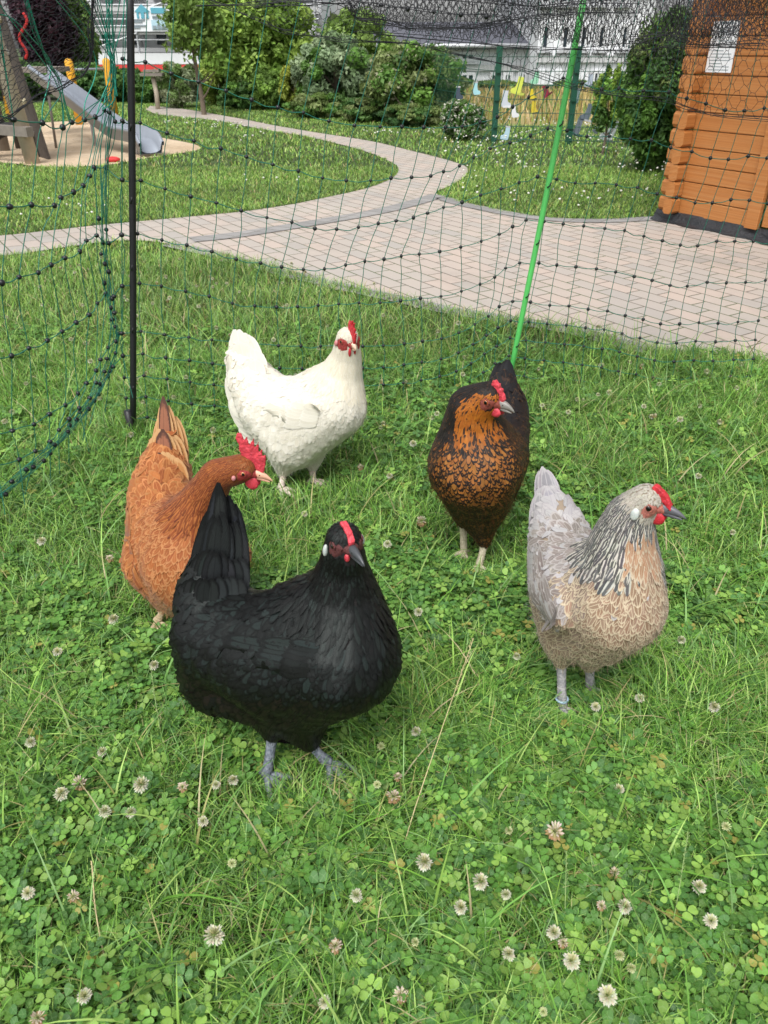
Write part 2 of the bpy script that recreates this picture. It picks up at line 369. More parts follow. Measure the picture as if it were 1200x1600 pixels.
def hen(spec):
    rs = random.Random(spec['seed']); ng = np.random.default_rng(spec['seed'])
    pos = {k: P(q[0], q[1], q[2]) for k, q in spec['joints'].items()}
    rad = {k: q[3] * depth(pos[k]) / F for k, q in spec['joints'].items()}
    feet = [np.append(G(*q)[:2], 0.0) for q in spec['feet']]
    base = (feet[0] + feet[1]) / 2
    root = empty('hen', base, spec['label'], 'hen', 'hens on the lawn')
    # --- body: tapered chains of balls fused into one surface
    vs, fs, off = [], [], 0
    def ball(p, r, sub=2, sc=None, ax=None):
        nonlocal off
        V, Fc = ico(r, sub)
        if sc is not None: V = (V * np.array(sc)) @ np.array(ax)
        vs.append(V + p); fs.append(Fc + off); off += len(V)
    for a, b in spec['links']:
        pa, pb, ra, rb = pos[a], pos[b], rad[a], rad[b]
        n = max(2, int(np.linalg.norm(pa - pb) / (min(ra, rb) * .35)))
        for t in np.linspace(0, 1, n + 1): ball(pa * (1 - t) + pb * t, ra * (1 - t) + rb * t)
    fwd = unit((pos['breast'] - pos['rear']) * [1, 1, 0]); side = np.array([fwd[1], -fwd[0], 0.])
    up = np.array([0, 0, 1.])
    wings = []
    for w in spec.get('wings', []):          # (px,py,d, half length, half height, thickness, (tip px,py,d))
        c = P(*w[:3]); tip = P(*w[6]); ax = unit(tip - c); cam_d = unit(np.array([0, 0, H]) - c)
        out = unit(cam_d * .0 + (side if np.dot(side, cam_d) > 0 else -side) * w[7]); out = unit(out - ax * np.dot(out, ax)); z = np.cross(ax, out)
        ball(c, 1.0, 3, (w[3], w[4], w[5]), (ax, z, out)); wings.append((c, ax, z, out, w))
    me = bpy.data.meshes.new('tmp'); V = np.concatenate(vs); Fc = np.concatenate(fs)
    me.from_pydata(V.tolist(), [], Fc.tolist()); tmp = bpy.data.objects.new('tmp', me); COL.objects.link(tmp)
    m = tmp.modifiers.new('r', 'REMESH'); m.mode = 'VOXEL'; m.voxel_size = .0045
    m = tmp.modifiers.new('s', 'SMOOTH'); m.factor = .5; m.iterations = spec.get('smooth', 9)
    dg = bpy.context.evaluated_depsgraph_get(); ev = tmp.evaluated_get(dg); bm_me = bpy.data.meshes.new_from_object(ev)
    bpy.data.objects.remove(tmp)
    for m_ in list(bm_me.materials): bm_me.materials.pop()
    bm_me.polygons.foreach_set('use_smooth', np.ones(len(bm_me.polygons), dtype=bool))
    body = link('body', bm_me, spec['skin'], root)
    bt = bmesh.new(); bt.from_mesh(bm_me); bmesh.ops.triangulate(bt, faces=bt.faces); bvh = BVHTree.FromBMesh(bt)
    tv = np.array([[v.co[:] for v in f.verts] for f in bt.faces]); bt.free()
    # --- feather flow along the head-to-tail line
    line = [pos[k] for k in spec['flow']]; sr = [rad[k] for k in spec['flow']]
    extra = [[pos[k] for k in q] for q in spec.get('flow2', [])]
    def flow(p):
        D = np.zeros(3); S = 0; Wt = 1e-9
        for i in range(len(line) - 1):
            a, b = line[i], line[i + 1]; ab = b - a; t = min(1, max(0, np.dot(p - a, ab) / np.dot(ab, ab))); q = a + ab * t
            r = sr[i] * (1 - t) + sr[i + 1] * t; dd = np.linalg.norm(p - q) / r; w = math.exp(-(dd * 1.7) ** 2)
            D += unit(ab) * w; S += (i + t) * w; Wt += w
        for ex in extra:
            for i in range(len(ex) - 1):
                a, b = ex[i], ex[i + 1]; ab = b - a; t = np.dot(p - a, ab) / np.dot(ab, ab)
                if -.2 < t < 1.3:
                    dd = np.linalg.norm(p - (a + ab * min(1, max(0, t)))); w = math.exp(-(dd / .03) ** 2); D += unit(ab) * w * 1.2
        return D, S / Wt
    # --- sample the surface with spacing that follows feather size
    ar = np.linalg.norm(np.cross(tv[:, 1] - tv[:, 0], tv[:, 2] - tv[:, 0]), axis=1); ar /= ar.sum()
    N = spec.get('cand', 45000); idx = ng.choice(len(tv), N, p=ar); r1 = np.sqrt(ng.random(N)); r2 = ng.random(N)
    pts = (1 - r1)[:, None] * tv[idx, 0] + (r1 * (1 - r2))[:, None] * tv[idx, 1] + (r1 * r2)[:, None] * tv[idx, 2]
    head = pos['head']; hr = rad['head']; HF = unit(P(*spec['beak']) - head); HU = unit(up - HF * np.dot(up, HF)); 
    if 'tilt' in spec: HU = unit(HU + np.cross(HF, HU) * spec['tilt'])
    HS = np.cross(HF, HU)
    grid = {}; cell = .02; FE = Feathers(); FT = Feathers(); nm = 0
    hinfo = dict(pos=pos, rad=rad, fwd=fwd, side=side, head=head, hf=HF, hs=HS, hu=HU, hr=hr)
    for p in pts:
        D, s = flow(p)
        L, Wd, lift = spec['size'](s)
        rr = Wd * spec.get('dens', .50) * (1.3 if .8 < s < 2.7 else 1.0); key = tuple((p // cell).astype(int)); ok = True
        for dx in (-1, 0, 1):
            for dy in (-1, 0, 1):
                for dz in (-1, 0, 1):
                    for q, r_ in grid.get((key[0] + dx, key[1] + dy, key[2] + dz), ()):
                        if (q[0] - p[0]) ** 2 + (q[1] - p[1]) ** 2 + (q[2] - p[2]) ** 2 < max(rr, r_) ** 2: ok = False; break
                    if not ok: break
                if not ok: break
            if not ok: break
        if not ok: continue
        hp = p - head; f_ = np.dot(hp, HF) / hr; s_ = abs(np.dot(hp, HS)) / hr; u_ = np.dot(hp, HU) / hr
        if np.linalg.norm(hp) < hr * 1.35:
            if f_ > .80 or ((f_ - .60) ** 2 / .38 + (u_ + .04) ** 2 / .26 < .80 * spec['headc'].get('facek', 1.0) ** 2 and s_ > .4): continue
        grid.setdefault(key, []).append((p, rr))
        loc, nrm, _, _ = bvh.find_nearest(Vector(p)); n = np.array(nrm[:])
        D = D + np.array([0, 0, -.12]) * (1 if s > 2.5 else .3) + ng.normal(0, .022 if s < 2.8 else .045, 3); d = D - n * np.dot(D, n)
        if np.linalg.norm(d) < .05: d = np.array([0, 0, -1.]) - n * np.dot([0, 0, -1.], n)
        d = unit(d); x = np.cross(d, n); k = rs.uniform(.85, 1.15); L *= k; Wd *= rs.uniform(.9, 1.1)
        V = np.empty((NFV, 3)); lf = lift * spec.get('liftk', 1.0) * rs.uniform(.6, 1.4); tw = rs.gauss(0, .035)
        for j, (u, v) in enumerate(FUV):
            q = p + d * (v * L) + x * (u * Wd / 2); l2, n2, _, _ = bvh.find_nearest(Vector(q)); l2 = np.array(l2[:]); n2 = np.array(n2[:])
            V[j] = l2 + n2 * (.0005 + lf * v ** 1.1 + .0005 * (1 - u * u) + u * tw * Wd * .5 * v)
            if v > .8: V[j] += (q - l2) * .12
        fc, ec, pp = spec['colour'](p, n, s, hinfo, rs); FE.add(V, fc, ec, pp); nm += 1
    FE.build('plumage', spec['fmat'], root)
    dn = int(spec.get('down', 3600)); ii = ng.choice(len(pts), min(dn, len(pts)), replace=False); DV, DC = [], []
    for k in ii:
        p = pts[k]; D, s = flow(p); hp = p - head
        if s < 2.6 or np.linalg.norm(hp) < hr * 1.5: continue
        _, nrm, _, _ = bvh.find_nearest(Vector(p)); n = np.array(nrm[:])
        if n[2] > -.1 and rs.random() < .8: continue
        d = unit(D - n * np.dot(D, n)); fl = 1.6 if n[2] < -.2 else 1.0
        L = rs.uniform(.006, .011) * fl; x = np.cross(d, n) * .00028; sp_ = ng.normal(0, .22, 3); a = p + n * .0012; b = p + unit(d + sp_ + n * .12) * L * .6 + n * .0042; e = p + unit(d + sp_ * 1.3 + n * (.26 * fl)) * L + n * .005
        b0 = len(DV); DV += [a - x, a + x, b + x, b - x, e]; c, ec, _ = spec['colour'](p, n, s, hinfo, rs); DC += [J(c, ec, .4)] * 5
    if DV:
        nb = len(DV) // 5; o5 = np.arange(nb)[:, None] * 5; npmesh('down', DV, [o5 + [0, 1, 2, 3], o5 + [3, 2, 4]], M_DOWNM, root, attrs={'col': DC})
    # --- wings: rows of long flight feathers along the folded wing
    for (c, ax, z, out, w) in wings:
        WF = Feathers(); sgn = 1 if z[2] < 0 else -1; zd = z * sgn     # zd points down
        for row, (k0, k1, n_, LL, ww) in enumerate(((-.15, .55, 6, .085, .020), (-.55, .25, 7, .06, .019), (-.85, -.1, 7, .045, .017))):
            for i in range(n_):
                a = i / (n_ - 1); st = c + ax * w[3] * (k0 - .25 * a) + zd * w[4] * (.72 - .95 * a) + out * (w[5] * 1.02 + .0015 * row)
                L = LL * w[3] / .09 * rs.uniform(.92, 1.08); en = st + unit(ax + zd * (-.10 - .10 * a)) * L
                V = free_feather(st, en, out, ww * w[4] / .05, .02, .2)
                for j in range(NFV):
                    q = V[j]; l2, n2, _, _ = bvh.find_nearest(Vector(q)); l2 = np.array(l2[:]); n2 = np.array(n2[:])
                    if np.linalg.norm(q - l2) < .02: V[j] = l2 + n2 * (.0022 + .0015 * FUV[j, 1] + .0006 * row + .0005 * i / n_)
                p = st; fc, ec, pp = spec['colour'](p, out, spec.get('wing_s', 4.2), hinfo, rs); WF.add(V, fc, ec, pp)
        WF.build('wing', spec['fmat'], root)
    # --- tail
    TF = Feathers()
    for (bl, br_, tl, tr, n_, wpx, drop, dn, nr) in spec['tail']:
        Bl, Br, Tl, Tr = P(*bl), P(*br_), P(*tl), P(*tr); wd = wpx * depth(Bl) / F
        order = sorted(range(n_), key=lambda i: -abs(i / max(1, n_ - 1) - .5)) if nr else range(n_)
        for q, i in enumerate(order):
            a = i / max(1, n_ - 1); b = Bl * (1 - a) + Br * a; t = Tl * (1 - a) + Tr * a; t = t + (b - t) * (drop * abs(2 * a - 1) ** 1.3 + rs.uniform(0, .11))
            out = unit(np.array([0, -1., .35])); out = unit(out + side * .3 * (1 if np.dot(side, out) > 0 else -1))
            o = out * (.0022 * q + dn)
            V = free_feather(b + o, t + o * 1.2, out, wd * rs.uniform(.9, 1.1), (a - .5) * -.03 + rs.gauss(0, .018), .32)
            fc, ec, pp = spec['tailcol'](a, rs); TF.add(V, fc, ec, pp)
    TF.build('tail', spec['fmat'], root)
    # --- legs
    for fi, lg in enumerate(spec['legs']):
        kn = pos[lg[0]]; ft = feet[fi] + np.array([0, 0, .012]); toe_f = unit(fwd + side * lg[1]) ; lr = spec.get('legr', .0068)
        b = MB(); hock = kn + (ft - kn) * .12
        b.tube([kn + (kn - ft) * .25, hock, kn * .5 + ft * .5, ft + [0, 0, .012], ft + [0, 0, .003]], [lr * 1.15, lr * 1.2, lr * .95, lr * 1.1, lr * 1.25], 12)
        for k in range(int(np.linalg.norm(kn - ft) / .005)):
            c = kn + (ft - kn) * (k * .005 / np.linalg.norm(kn - ft)); b.tube([c + [0, 0, .0016], c, c - [0, 0, .0016]], [lr * .98, lr * 1.12, lr * .98], 10, False)
        leg = b.build('leg', spec['shank'], root, smooth=True)
        tb = MB()
        for ang, LL in ((-38, .045), (0, .055), (38, .045), (172, .022)):
            a = R(ang); dr = toe_f * math.cos(a) + np.cross(up, toe_f) * math.sin(a); s0 = ft + [0, 0, .002]
            pp_ = [s0, s0 + dr * LL * .33 + [0, 0, .003], s0 + dr * LL * .66 - [0, 0, .002], s0 + dr * LL - [0, 0, .005]]
            tb.tube(catmull(pp_, 3), np.interp(np.linspace(0, 1, 10), [0, .3, .5, .8, 1], [lr * .9, lr * .75, lr * .8, lr * .6, lr * .5]), 8)
        tb.build('foot', spec['shank'], leg, smooth=True)
        for ang, LL in ((-38, .045), (0, .055), (38, .045), (172, .022)):
            a = R(ang); dr = toe_f * math.cos(a) + np.cross(up, toe_f) * math.sin(a); s0 = ft + [0, 0, -.003] + dr * LL
            cb = MB(); cb.tube([s0 - dr * .002, s0 + dr * .006 - [0, 0, .001], s0 + dr * .011 - [0, 0, .005]], [lr * .45, lr * .32, .0004], 6)
            cb.build('claw', MATH['claw'], leg, smooth=True)
        if lg[2]:
            rb = MB(); c0 = ft + (kn - ft) * .22
            ringp = [c0 + (np.array([math.cos(t), math.sin(t), .1]) * lr * 1.35) for t in np.linspace(0, 2 * math.pi, 17)]
            rb.tube(ringp, .0022, 6, False); tag(rb.build('leg_ring', MATH['ring'], leg, smooth=True))
    # --- head parts
    hx = lambda f, s, u: head + (HF * f + HS * s + HU * u) * hr
    def ell(name, c, sc, mat, ax=None, sub=3, par=root, noise=0):
        V, Fc = ico(1, sub)

        if noise: V = V * (1 + ng.normal(0, noise, (len(V), 1)))
        A = np.array(ax if ax is not None else (HF, HS, HU)); V = (V * (np.array(sc) * hr)) @ A + c
        return npmesh(name, V, Fc, mat, par, smooth=True)
    hd = spec['headc']
    # face skin: patch on the sides and round the beak, fused from balls then textured
    def surf(f, s, u, h=0.0):
        l2, n2, _, _ = bvh.find_nearest(Vector(hx(f, s, u))); l2 = np.array(l2[:]); n2 = np.array(n2[:]); return l2 + n2 * h * hr, n2
    from mathutils import noise as MN
    fk = hd.get('facek', 1.0); fbm, fo = MB(), 0
    for sg in (1, -1):
        nr_, na_ = 9, 28; V = [surf(.60, sg * 1.1, -.02, .07)[0]]
        for i in range(1, nr_ + 1):
            r_ = i / nr_
            for j in range(na_):
                a_ = 2 * math.pi * j / na_; wob = 1 + .08 * math.sin(3 * a_ + 1) + .05 * math.sin(7 * a_)
                f_, u_ = .60 + math.cos(a_) * .66 * fk * r_ * wob * (1 if math.cos(a_) > 0 else .85), -.04 + math.sin(a_) * .56 * fk * r_ * wob * (1.15 if math.sin(a_) < 0 else .85)
                q, n2 = surf(f_, sg * (1.1 - .45 * max(0, math.cos(a_)) * r_), u_, .07 * (1 - r_ ** 4) - .015); V.append(q + n2 * MN.noise(Vector(q) * 420) * .035 * hr)
        Fc = [(0, 1 + j, 1 + (j + 1) % na_) for j in range(na_)] + [(1 + (i - 1) * na_ + j, 1 + i * na_ + j, 1 + i * na_ + (j + 1) % na_, 1 + (i - 1) * na_ + (j + 1) % na_) for i in range(1, nr_) for j in range(na_)]
        fbm.add(V, Fc)
    for f, s, u, rf, rs_, ru in ((.66, 0, -.10, .46, .50, .40), (.92, 0, -.14, .34, .32, .31)):
        V, Fc = ico(1, 3); V = (V * np.array([rf, rs_, ru]) * hr) @ np.array([HF, HS, HU]) + hx(f, s, u); fbm.add(V, Fc)
    fbm.build('face', hd['face'], root, smooth=True)
    # beak: upper and lower mandible
    bl = np.linalg.norm(P(*spec['beak']) - head) / hr
    ub = MB(); k = 9; cps = [hx(.98 + (bl - .98) * t, 0, -.08 + .08 * math.sin(t * 1.8) - .22 * t ** 2.5) for t in np.linspace(0, 1, k)]
    V, Fc = tube(cps, [hr * (.30 * (1 - t ** 1.4) + .03) for t in np.linspace(0, 1, k)], 12)
    cc = np.repeat(np.array(cps), 12, 0); dv = V - cc; V = cc + dv - np.outer(dv @ HS, HS) * .2
    beak = npmesh('beak', V, [Fc, [list(range(len(V) - 12, len(V)))]], hd['beak'], root, smooth=True)
    cps = [hx(.98 + (bl - 1.16) * t, 0, -.30 - .05 * t) for t in np.linspace(0, 1, 7)]
    V, Fc = tube(cps, [hr * (.17 * (1 - t ** 1.6) + .025) for t in np.linspace(0, 1, 7)], 10); npmesh('lower_beak', V, Fc, hd['beak'], beak, smooth=True)
    V, Fc = ico(.045 * hr, 2); b1 = MB()
    for sg in (1, -1): b1.add(V * [1, 1, 1] + hx(.98 + (bl - .98) * .25, sg * .20, .02), Fc)
    b1.build('nostrils', M_PUPIL, beak, smooth=True)
    for sg in (1, -1):
        er = hd.get('eyer', .19); ec, en_ = surf(.56, sg * 1.2, .13, -er * .38)
        V, Fc = ico(er * hr, 3); eye = npmesh('eye', V + ec, Fc, hd['iris'], root, smooth=True)
        od = unit(en_ + HS * sg * .6)
        V, Fc = ico(1, 3); V = (V * np.array([.12, .12, .045]) * hr * er / .19) @ np.array([HF, HU, od]); npmesh('pupil', V + ec + od * er * hr * .86, Fc, M_PUPIL, eye, smooth=True)
        ring = [ec + od * er * hr * .35 + (HF * math.cos(a) * 1.12 + HU * math.sin(a) * .95) * er * hr * 1.05 for a in np.linspace(0, 2 * math.pi, 19)]
        V, Fc = tube(ring, .055 * hr, 6); npmesh('eyelid', V, Fc, hd['face'], eye, smooth=True)
        if hd.get('lobe'):
            ls = hd['lobe_s']; l2, n2, _, _ = bvh.find_nearest(Vector(hx(-.16 + ls[3], sg * 1.25, -.36 + ls[4]))); l2 = np.array(l2[:]); n2 = np.array(n2[:]); f2 = unit(HF - n2 * np.dot(HF, n2)); ell('earlobe', l2 + n2 * .10 * hr, (ls[0], .14, ls[1]), hd['lobe'], ax=(f2, n2, np.cross(f2, n2)))
        ws = hd['wattle']; ell('wattle', hx(.84, sg * .24, -.32 - ws[1] * .85), (ws[0], .15, ws[1]), hd['comb'], noise=.02)
    # comb
    cm = hd['comb_shape']; b = MB(); top = []; n_ = len(cm)
    out2 = [(f, u) for f, u in cm]; o = head; th = hd.get('comb_t', .2)
    b.prism([(f * hr, u * hr) for f, u in out2], head, HF, HU, HS, th * hr)
    comb = b.build('comb', hd['comb'], root, smooth=False)
    md = comb.modifiers.new('b', 'REMESH'); md.mode = 'VOXEL'; md.voxel_size = .0011; m2 = comb.modifiers.new('s', 'SMOOTH'); m2.iterations = 5; md.use_smooth_shade = True
    ev = comb.evaluated_get(bpy.context.evaluated_depsgraph_get()); cm_me = bpy.data.meshes.new_from_object(ev); comb.modifiers.clear(); comb.data = cm_me
    from mathutils import noise as MN
    for v in cm_me.vertices: v.co += v.normal * (MN.noise(v.co * 260) * .035 + MN.noise(v.co * 90) * .05) * hr
    print('hen', spec['seed'], 'feathers', nm, 'fwd', fwd.round(2), 'z breast', pos['breast'][2].round(3), 'head z', head[2].round(3), 'feet', feet[0].round(2))
    return root, hinfo, bvh
MATH = dict(claw=simple('claw horn', (.28, .22, .18), .5, .2, 60, .1), ring=simple('pale blue plastic ring', (.35, .48, .6), .3, .1, 20, 0))
RED = mat_skin('red comb skin', (.58, .028, .042), .42)
PINK = mat_skin('pink red comb skin', (.68, .06, .085), .45)
FACE_RED = mat_skin('red face skin', (.40, .045, .04), .55, 200, .8)
FACE_DARK = mat_skin('dusky face skin', (.13, .035, .035), .6, 200, .8)
FACE_PINK = mat_skin('pink face skin', (.48, .16, .12), .55, 200, .8)
LOBE_W = mat_skin('white ear lobe', (.52, .56, .53), .4, 80, .2)
LOBE_R = mat_skin('pale pink ear lobe', (.62, .25, .25), .45, 80, .3)
def J(a, b, t): return tuple(np.array(a) * (1 - t) + np.array(b) * t)
def jit(c, rs, k=.12):
    m = 1 + rs.uniform(-k, k); return tuple(max(0, x * m * (1 + rs.uniform(-k, k) * .25)) for x in c)
S_ = lambda x, a, b: min(1, max(0, (x - a) / (b - a)))
def sizes(tab):
    xs = [t[0] for t in tab]
    def f(s): return tuple(float(np.interp(s, xs, [t[i] for t in tab])) for i in (1, 2, 3))
    return f
# flow indices: 0 head 1 neck 2 neckbase 3 breast/shoulder 4 mid 5 rear 6 rump 7 tail
SZ = sizes([(0, .007, .0034, .0006), (.6, .016, .0044, .0008), (1.2, .030, .0056, .0011), (2.2, .042, .0085, .0028), (3, .031, .0130, .0017), (4, .038, .0155, .0020), (5, .044, .0165, .0024), (6, .050, .0170, .003), (7, .056, .017, .004)])
FLOW = ['head', 'neck', 'neckbase', 'breast', 'mid', 'rear', 'rump', 'tail']
BASE_LINKS = [('head', 'neck'), ('neck', 'neckbase'), ('neckbase', 'breast'), ('neckbase', 'mid'), ('breast', 'mid'), ('mid', 'rear'), ('rear', 'rump'), ('rump', 'tail'), ('breast', 'belly'), ('belly', 'mid'), ('belly', 'rear'), ('belly', 'thigh_a'), ('thigh_a', 'knee_a'), ('belly', 'thigh_b'), ('thigh_b', 'knee_b')]
FL2 = [['thigh_a', 'knee_a'], ['thigh_b', 'knee_b']]
# ---- black hen
def dim(r, k=.62, k2=None): return tuple(x * k for x in r[0]), tuple(x * (k2 or k) for x in r[1]), r[2]
def col_black(p, n, s, h, rs):
    g = rs.random(); dorsal = n[2]
    if s > 2.6 and dorsal > -.05 : fc = J((.0045, .0048, .005), (.013, .020, .019), g * g)
    elif s < 2.6: fc = J((.0035, .0032, .0035), (.012, .018, .016), g ** 3)
    else: fc = J((.0065, .0045, .004), (.012, .008, .007), g)
    return jit(fc, rs), (.0015, .0015, .0018), (.66, .95, .3)
def tail_black(a, rs): return jit((.014, .016, .018), rs, .4), (.003, .003, .004), (.74, .9, .6)
B_F = mat_feather('black feathers', .45, .28, .05, (.85, .95, .92), .25, fuzz=0)
hen(dict(seed=1, liftk=1.4, label='large glossy black hen in front with dark grey legs and small flat pink comb', smooth=13,
    joints=dict(head=(537, 842, .865, 29), neck=(536, 886, .88, 39), neckbase=(535, 938, .885, 62), breast=(532, 1022, .865, 97), mid=(432, 1020, .91, 98), rear=(345, 992, .96, 76), rump=(330, 930, 1.0, 52), tail=(343, 855, 1.03, 26),
                belly=(462, 1080, .90, 66), fluff=(335, 1060, .955, 52), thigh_a=(428, 1108, .90, 38), knee_a=(426, 1146, .895, 13), thigh_b=(475, 1128, .905, 36), knee_b=(484, 1160, .91, 13)),
    links=BASE_LINKS + [('rear', 'fluff'), ('fluff', 'belly')], flow=FLOW, flow2=FL2, feet=[(418, 1222), (514, 1204)], beak=(570, 880, .815), tilt=.0,
    wings=[(425, 1005, .868, .10, .042, .024, (285, 1010, .955), 1)], skin=simple('dark hen skin', (.012, .01, .01), .9, .2, 50, 0), fmat=B_F, size=SZ, colour=col_black, tailcol=tail_black,
    tail=[((292, 930, 1.03), (385, 912, 1.0), (342, 735, 1.06), (362, 738, 1.05), 12, 26, .22, .0, True), ((300, 920, 1.01), (382, 900, .99), (330, 780, 1.04), (376, 790, 1.03), 11, 25, .22, .008, True), ((290, 935, 1.0), (385, 920, .98), (316, 840, 1.02), (380, 850, 1.01), 10, 24, .2, .014, True), ((280, 955, .985), (382, 935, .965), (296, 885, 1.0), (378, 880, .99), 11, 23, .2, .016, True)],
    legs=[('knee_a', .2, False), ('knee_b', .3, False)], shank=mat_shank('slate grey shanks', (.10, .12, .15), (.24, .26, .30)), legr=.0078,
    headc=dict(face=FACE_DARK, beak=simple('dark horn beak', (.055, .06, .066), .35, .3, 60, .1), iris=mat_eye((.05, .02, .01)), lobe=LOBE_W, lobe_s=(.15, .38, 0, .08, -.08), comb=PINK, wattle=(.20, .30), comb_t=.36,
               comb_shape=[(.95, .15), (1.0, .42), (.72, .72), (.62, .86), (.45, .93), (.30, 1.06), (.12, 1.08), (-.06, 1.12), (-.2, 1.0), (-.05, .7), (.4, .5)])))
# ---- white hen
def col_white(p, n, s, h, rs):
    fc = J((.60, .56, .46), (.69, .66, .57), rs.random())
    if s < 2.6: fc = J(fc, (.66, .57, .38), .35)
    if s > 5.3 and rs.random() < .5: fc = J(fc, (.60, .50, .36), .25)
    return jit(fc, rs, .02), (.76, .73, .66), (.75, .5, .25)
def tail_white(a, rs): return jit((.70, .67, .58), rs, .02), (.76, .73, .66), (.8, .5, .5)
W_F = mat_feather('cream white feathers', .75, .2, .05, None, .03)
hen(dict(seed=2, liftk=.7, label='cream white hen standing by the net behind the brown hen', smooth=13,
    joints=dict(head=(543, 528, 1.845, 18), neck=(541, 560, 1.865, 25), neckbase=(531, 594, 1.875, 37), breast=(524, 636, 1.86, 51), mid=(472, 645, 1.90, 57), rear=(425, 638, 1.94, 54), rump=(397, 600, 1.97, 39), tail=(378, 560, 2.0, 25),
                belly=(458, 685, 1.89, 50), thigh_a=(446, 714, 1.89, 25), knee_a=(443, 738, 1.885, 9), thigh_b=(492, 700, 1.90, 20), knee_b=(488, 730, 1.91, 8.5)),
    links=BASE_LINKS, flow=FLOW, flow2=FL2, feet=[(440, 772), (490, 760)], beak=(557, 545, 1.81), tilt=.0,
    wings=[(458, 640, 1.85, .10, .048, .022, (395, 640, 1.93), 1)], skin=simple('pale hen skin', (.6, .55, .45), .9, .05, 50, 0), fmat=W_F, size=SZ, colour=col_white, tailcol=tail_white,
    tail=[((372, 610, 2.0), (405, 585, 1.98), (362, 510, 2.03), (384, 514, 2.02), 9, 26, .08, .0, True), ((376, 625, 1.98), (412, 590, 1.96), (358, 530, 2.01), (396, 532, 1.99), 8, 27, .12, .012, True), ((380, 650, 1.96), (408, 600, 1.95), (357, 565, 1.99), (404, 553, 1.98), 8, 28, .1, .02, False), ((390, 675, 1.96), (390, 620, 1.95), (362, 610, 1.98), (366, 575, 1.98), 7, 28, .0, .018, False), ((405, 690, 1.94), (395, 650, 1.94), (376, 662, 1.97), (362, 620, 1.97), 6, 28, .0, .012, False)],
    legs=[('knee_a', .3, False), ('knee_b', .1, False)], shank=mat_shank('pinkish white shanks', (.62, .48, .42), (.74, .64, .55)), legr=.0085,
    headc=dict(facek=1.3, face=FACE_RED, beak=simple('pale horn beak', (.62, .45, .33), .4, .15, 60, .1), iris=mat_eye((.25, .10, .03)), lobe=LOBE_R, lobe_s=(.22, .28, 0, .1, 0), comb=RED, wattle=(.40, .56), comb_t=.2,
               comb_shape=[(1.113, 0.1), (1.187, 0.45), (1.113, 1.22), (0.954, 1.037), (0.869, 1.647), (0.7, 1.342), (0.551, 1.952), (0.371, 1.464), (0.212, 1.976), (0.053, 1.525), (-0.18, 1.769), (-0.24, 1.22), (0.106, 0.75), (0.636, 0.6)])))
# ---- brown hen
def col_brown(p, n, s, h, rs):
    if s < 2.6: return jit(J((.12, .022, .006), (.22, .055, .010), rs.random()), rs), jit((.34, .11, .025), rs), (.6, .9, 2.0)
    elif s < 3.5: fc, ec = jit(J((.24, .062, .014), (.32, .10, .026), rs.random()), rs), (.46, .21, .08)
    else: fc, ec = jit(J((.24, .062, .014), (.36, .125, .034), rs.random()), rs), jit((.44, .19, .065), rs, .25)
    if n[2] < -.2: t = S_(-n[2], .2, .7); fc = J(fc, (.30, .19, .10), t * .8); ec = J(ec, (.42, .32, .20), t * .8)
    return fc, ec, (.68, .75, .5)
def tail_brown(a, rs):
    if abs(a - .55) < .16 and rs.random() < .55: return jit((.28, .11, .06), rs, .1), (.05, .025, .02), (.72, .85, .3)
    return jit((.42, .19, .065), rs, .12), (.58, .36, .17), (.7, .7, .5)
R_F = mat_feather('ginger feathers', .7, .25, .06, None, .35)
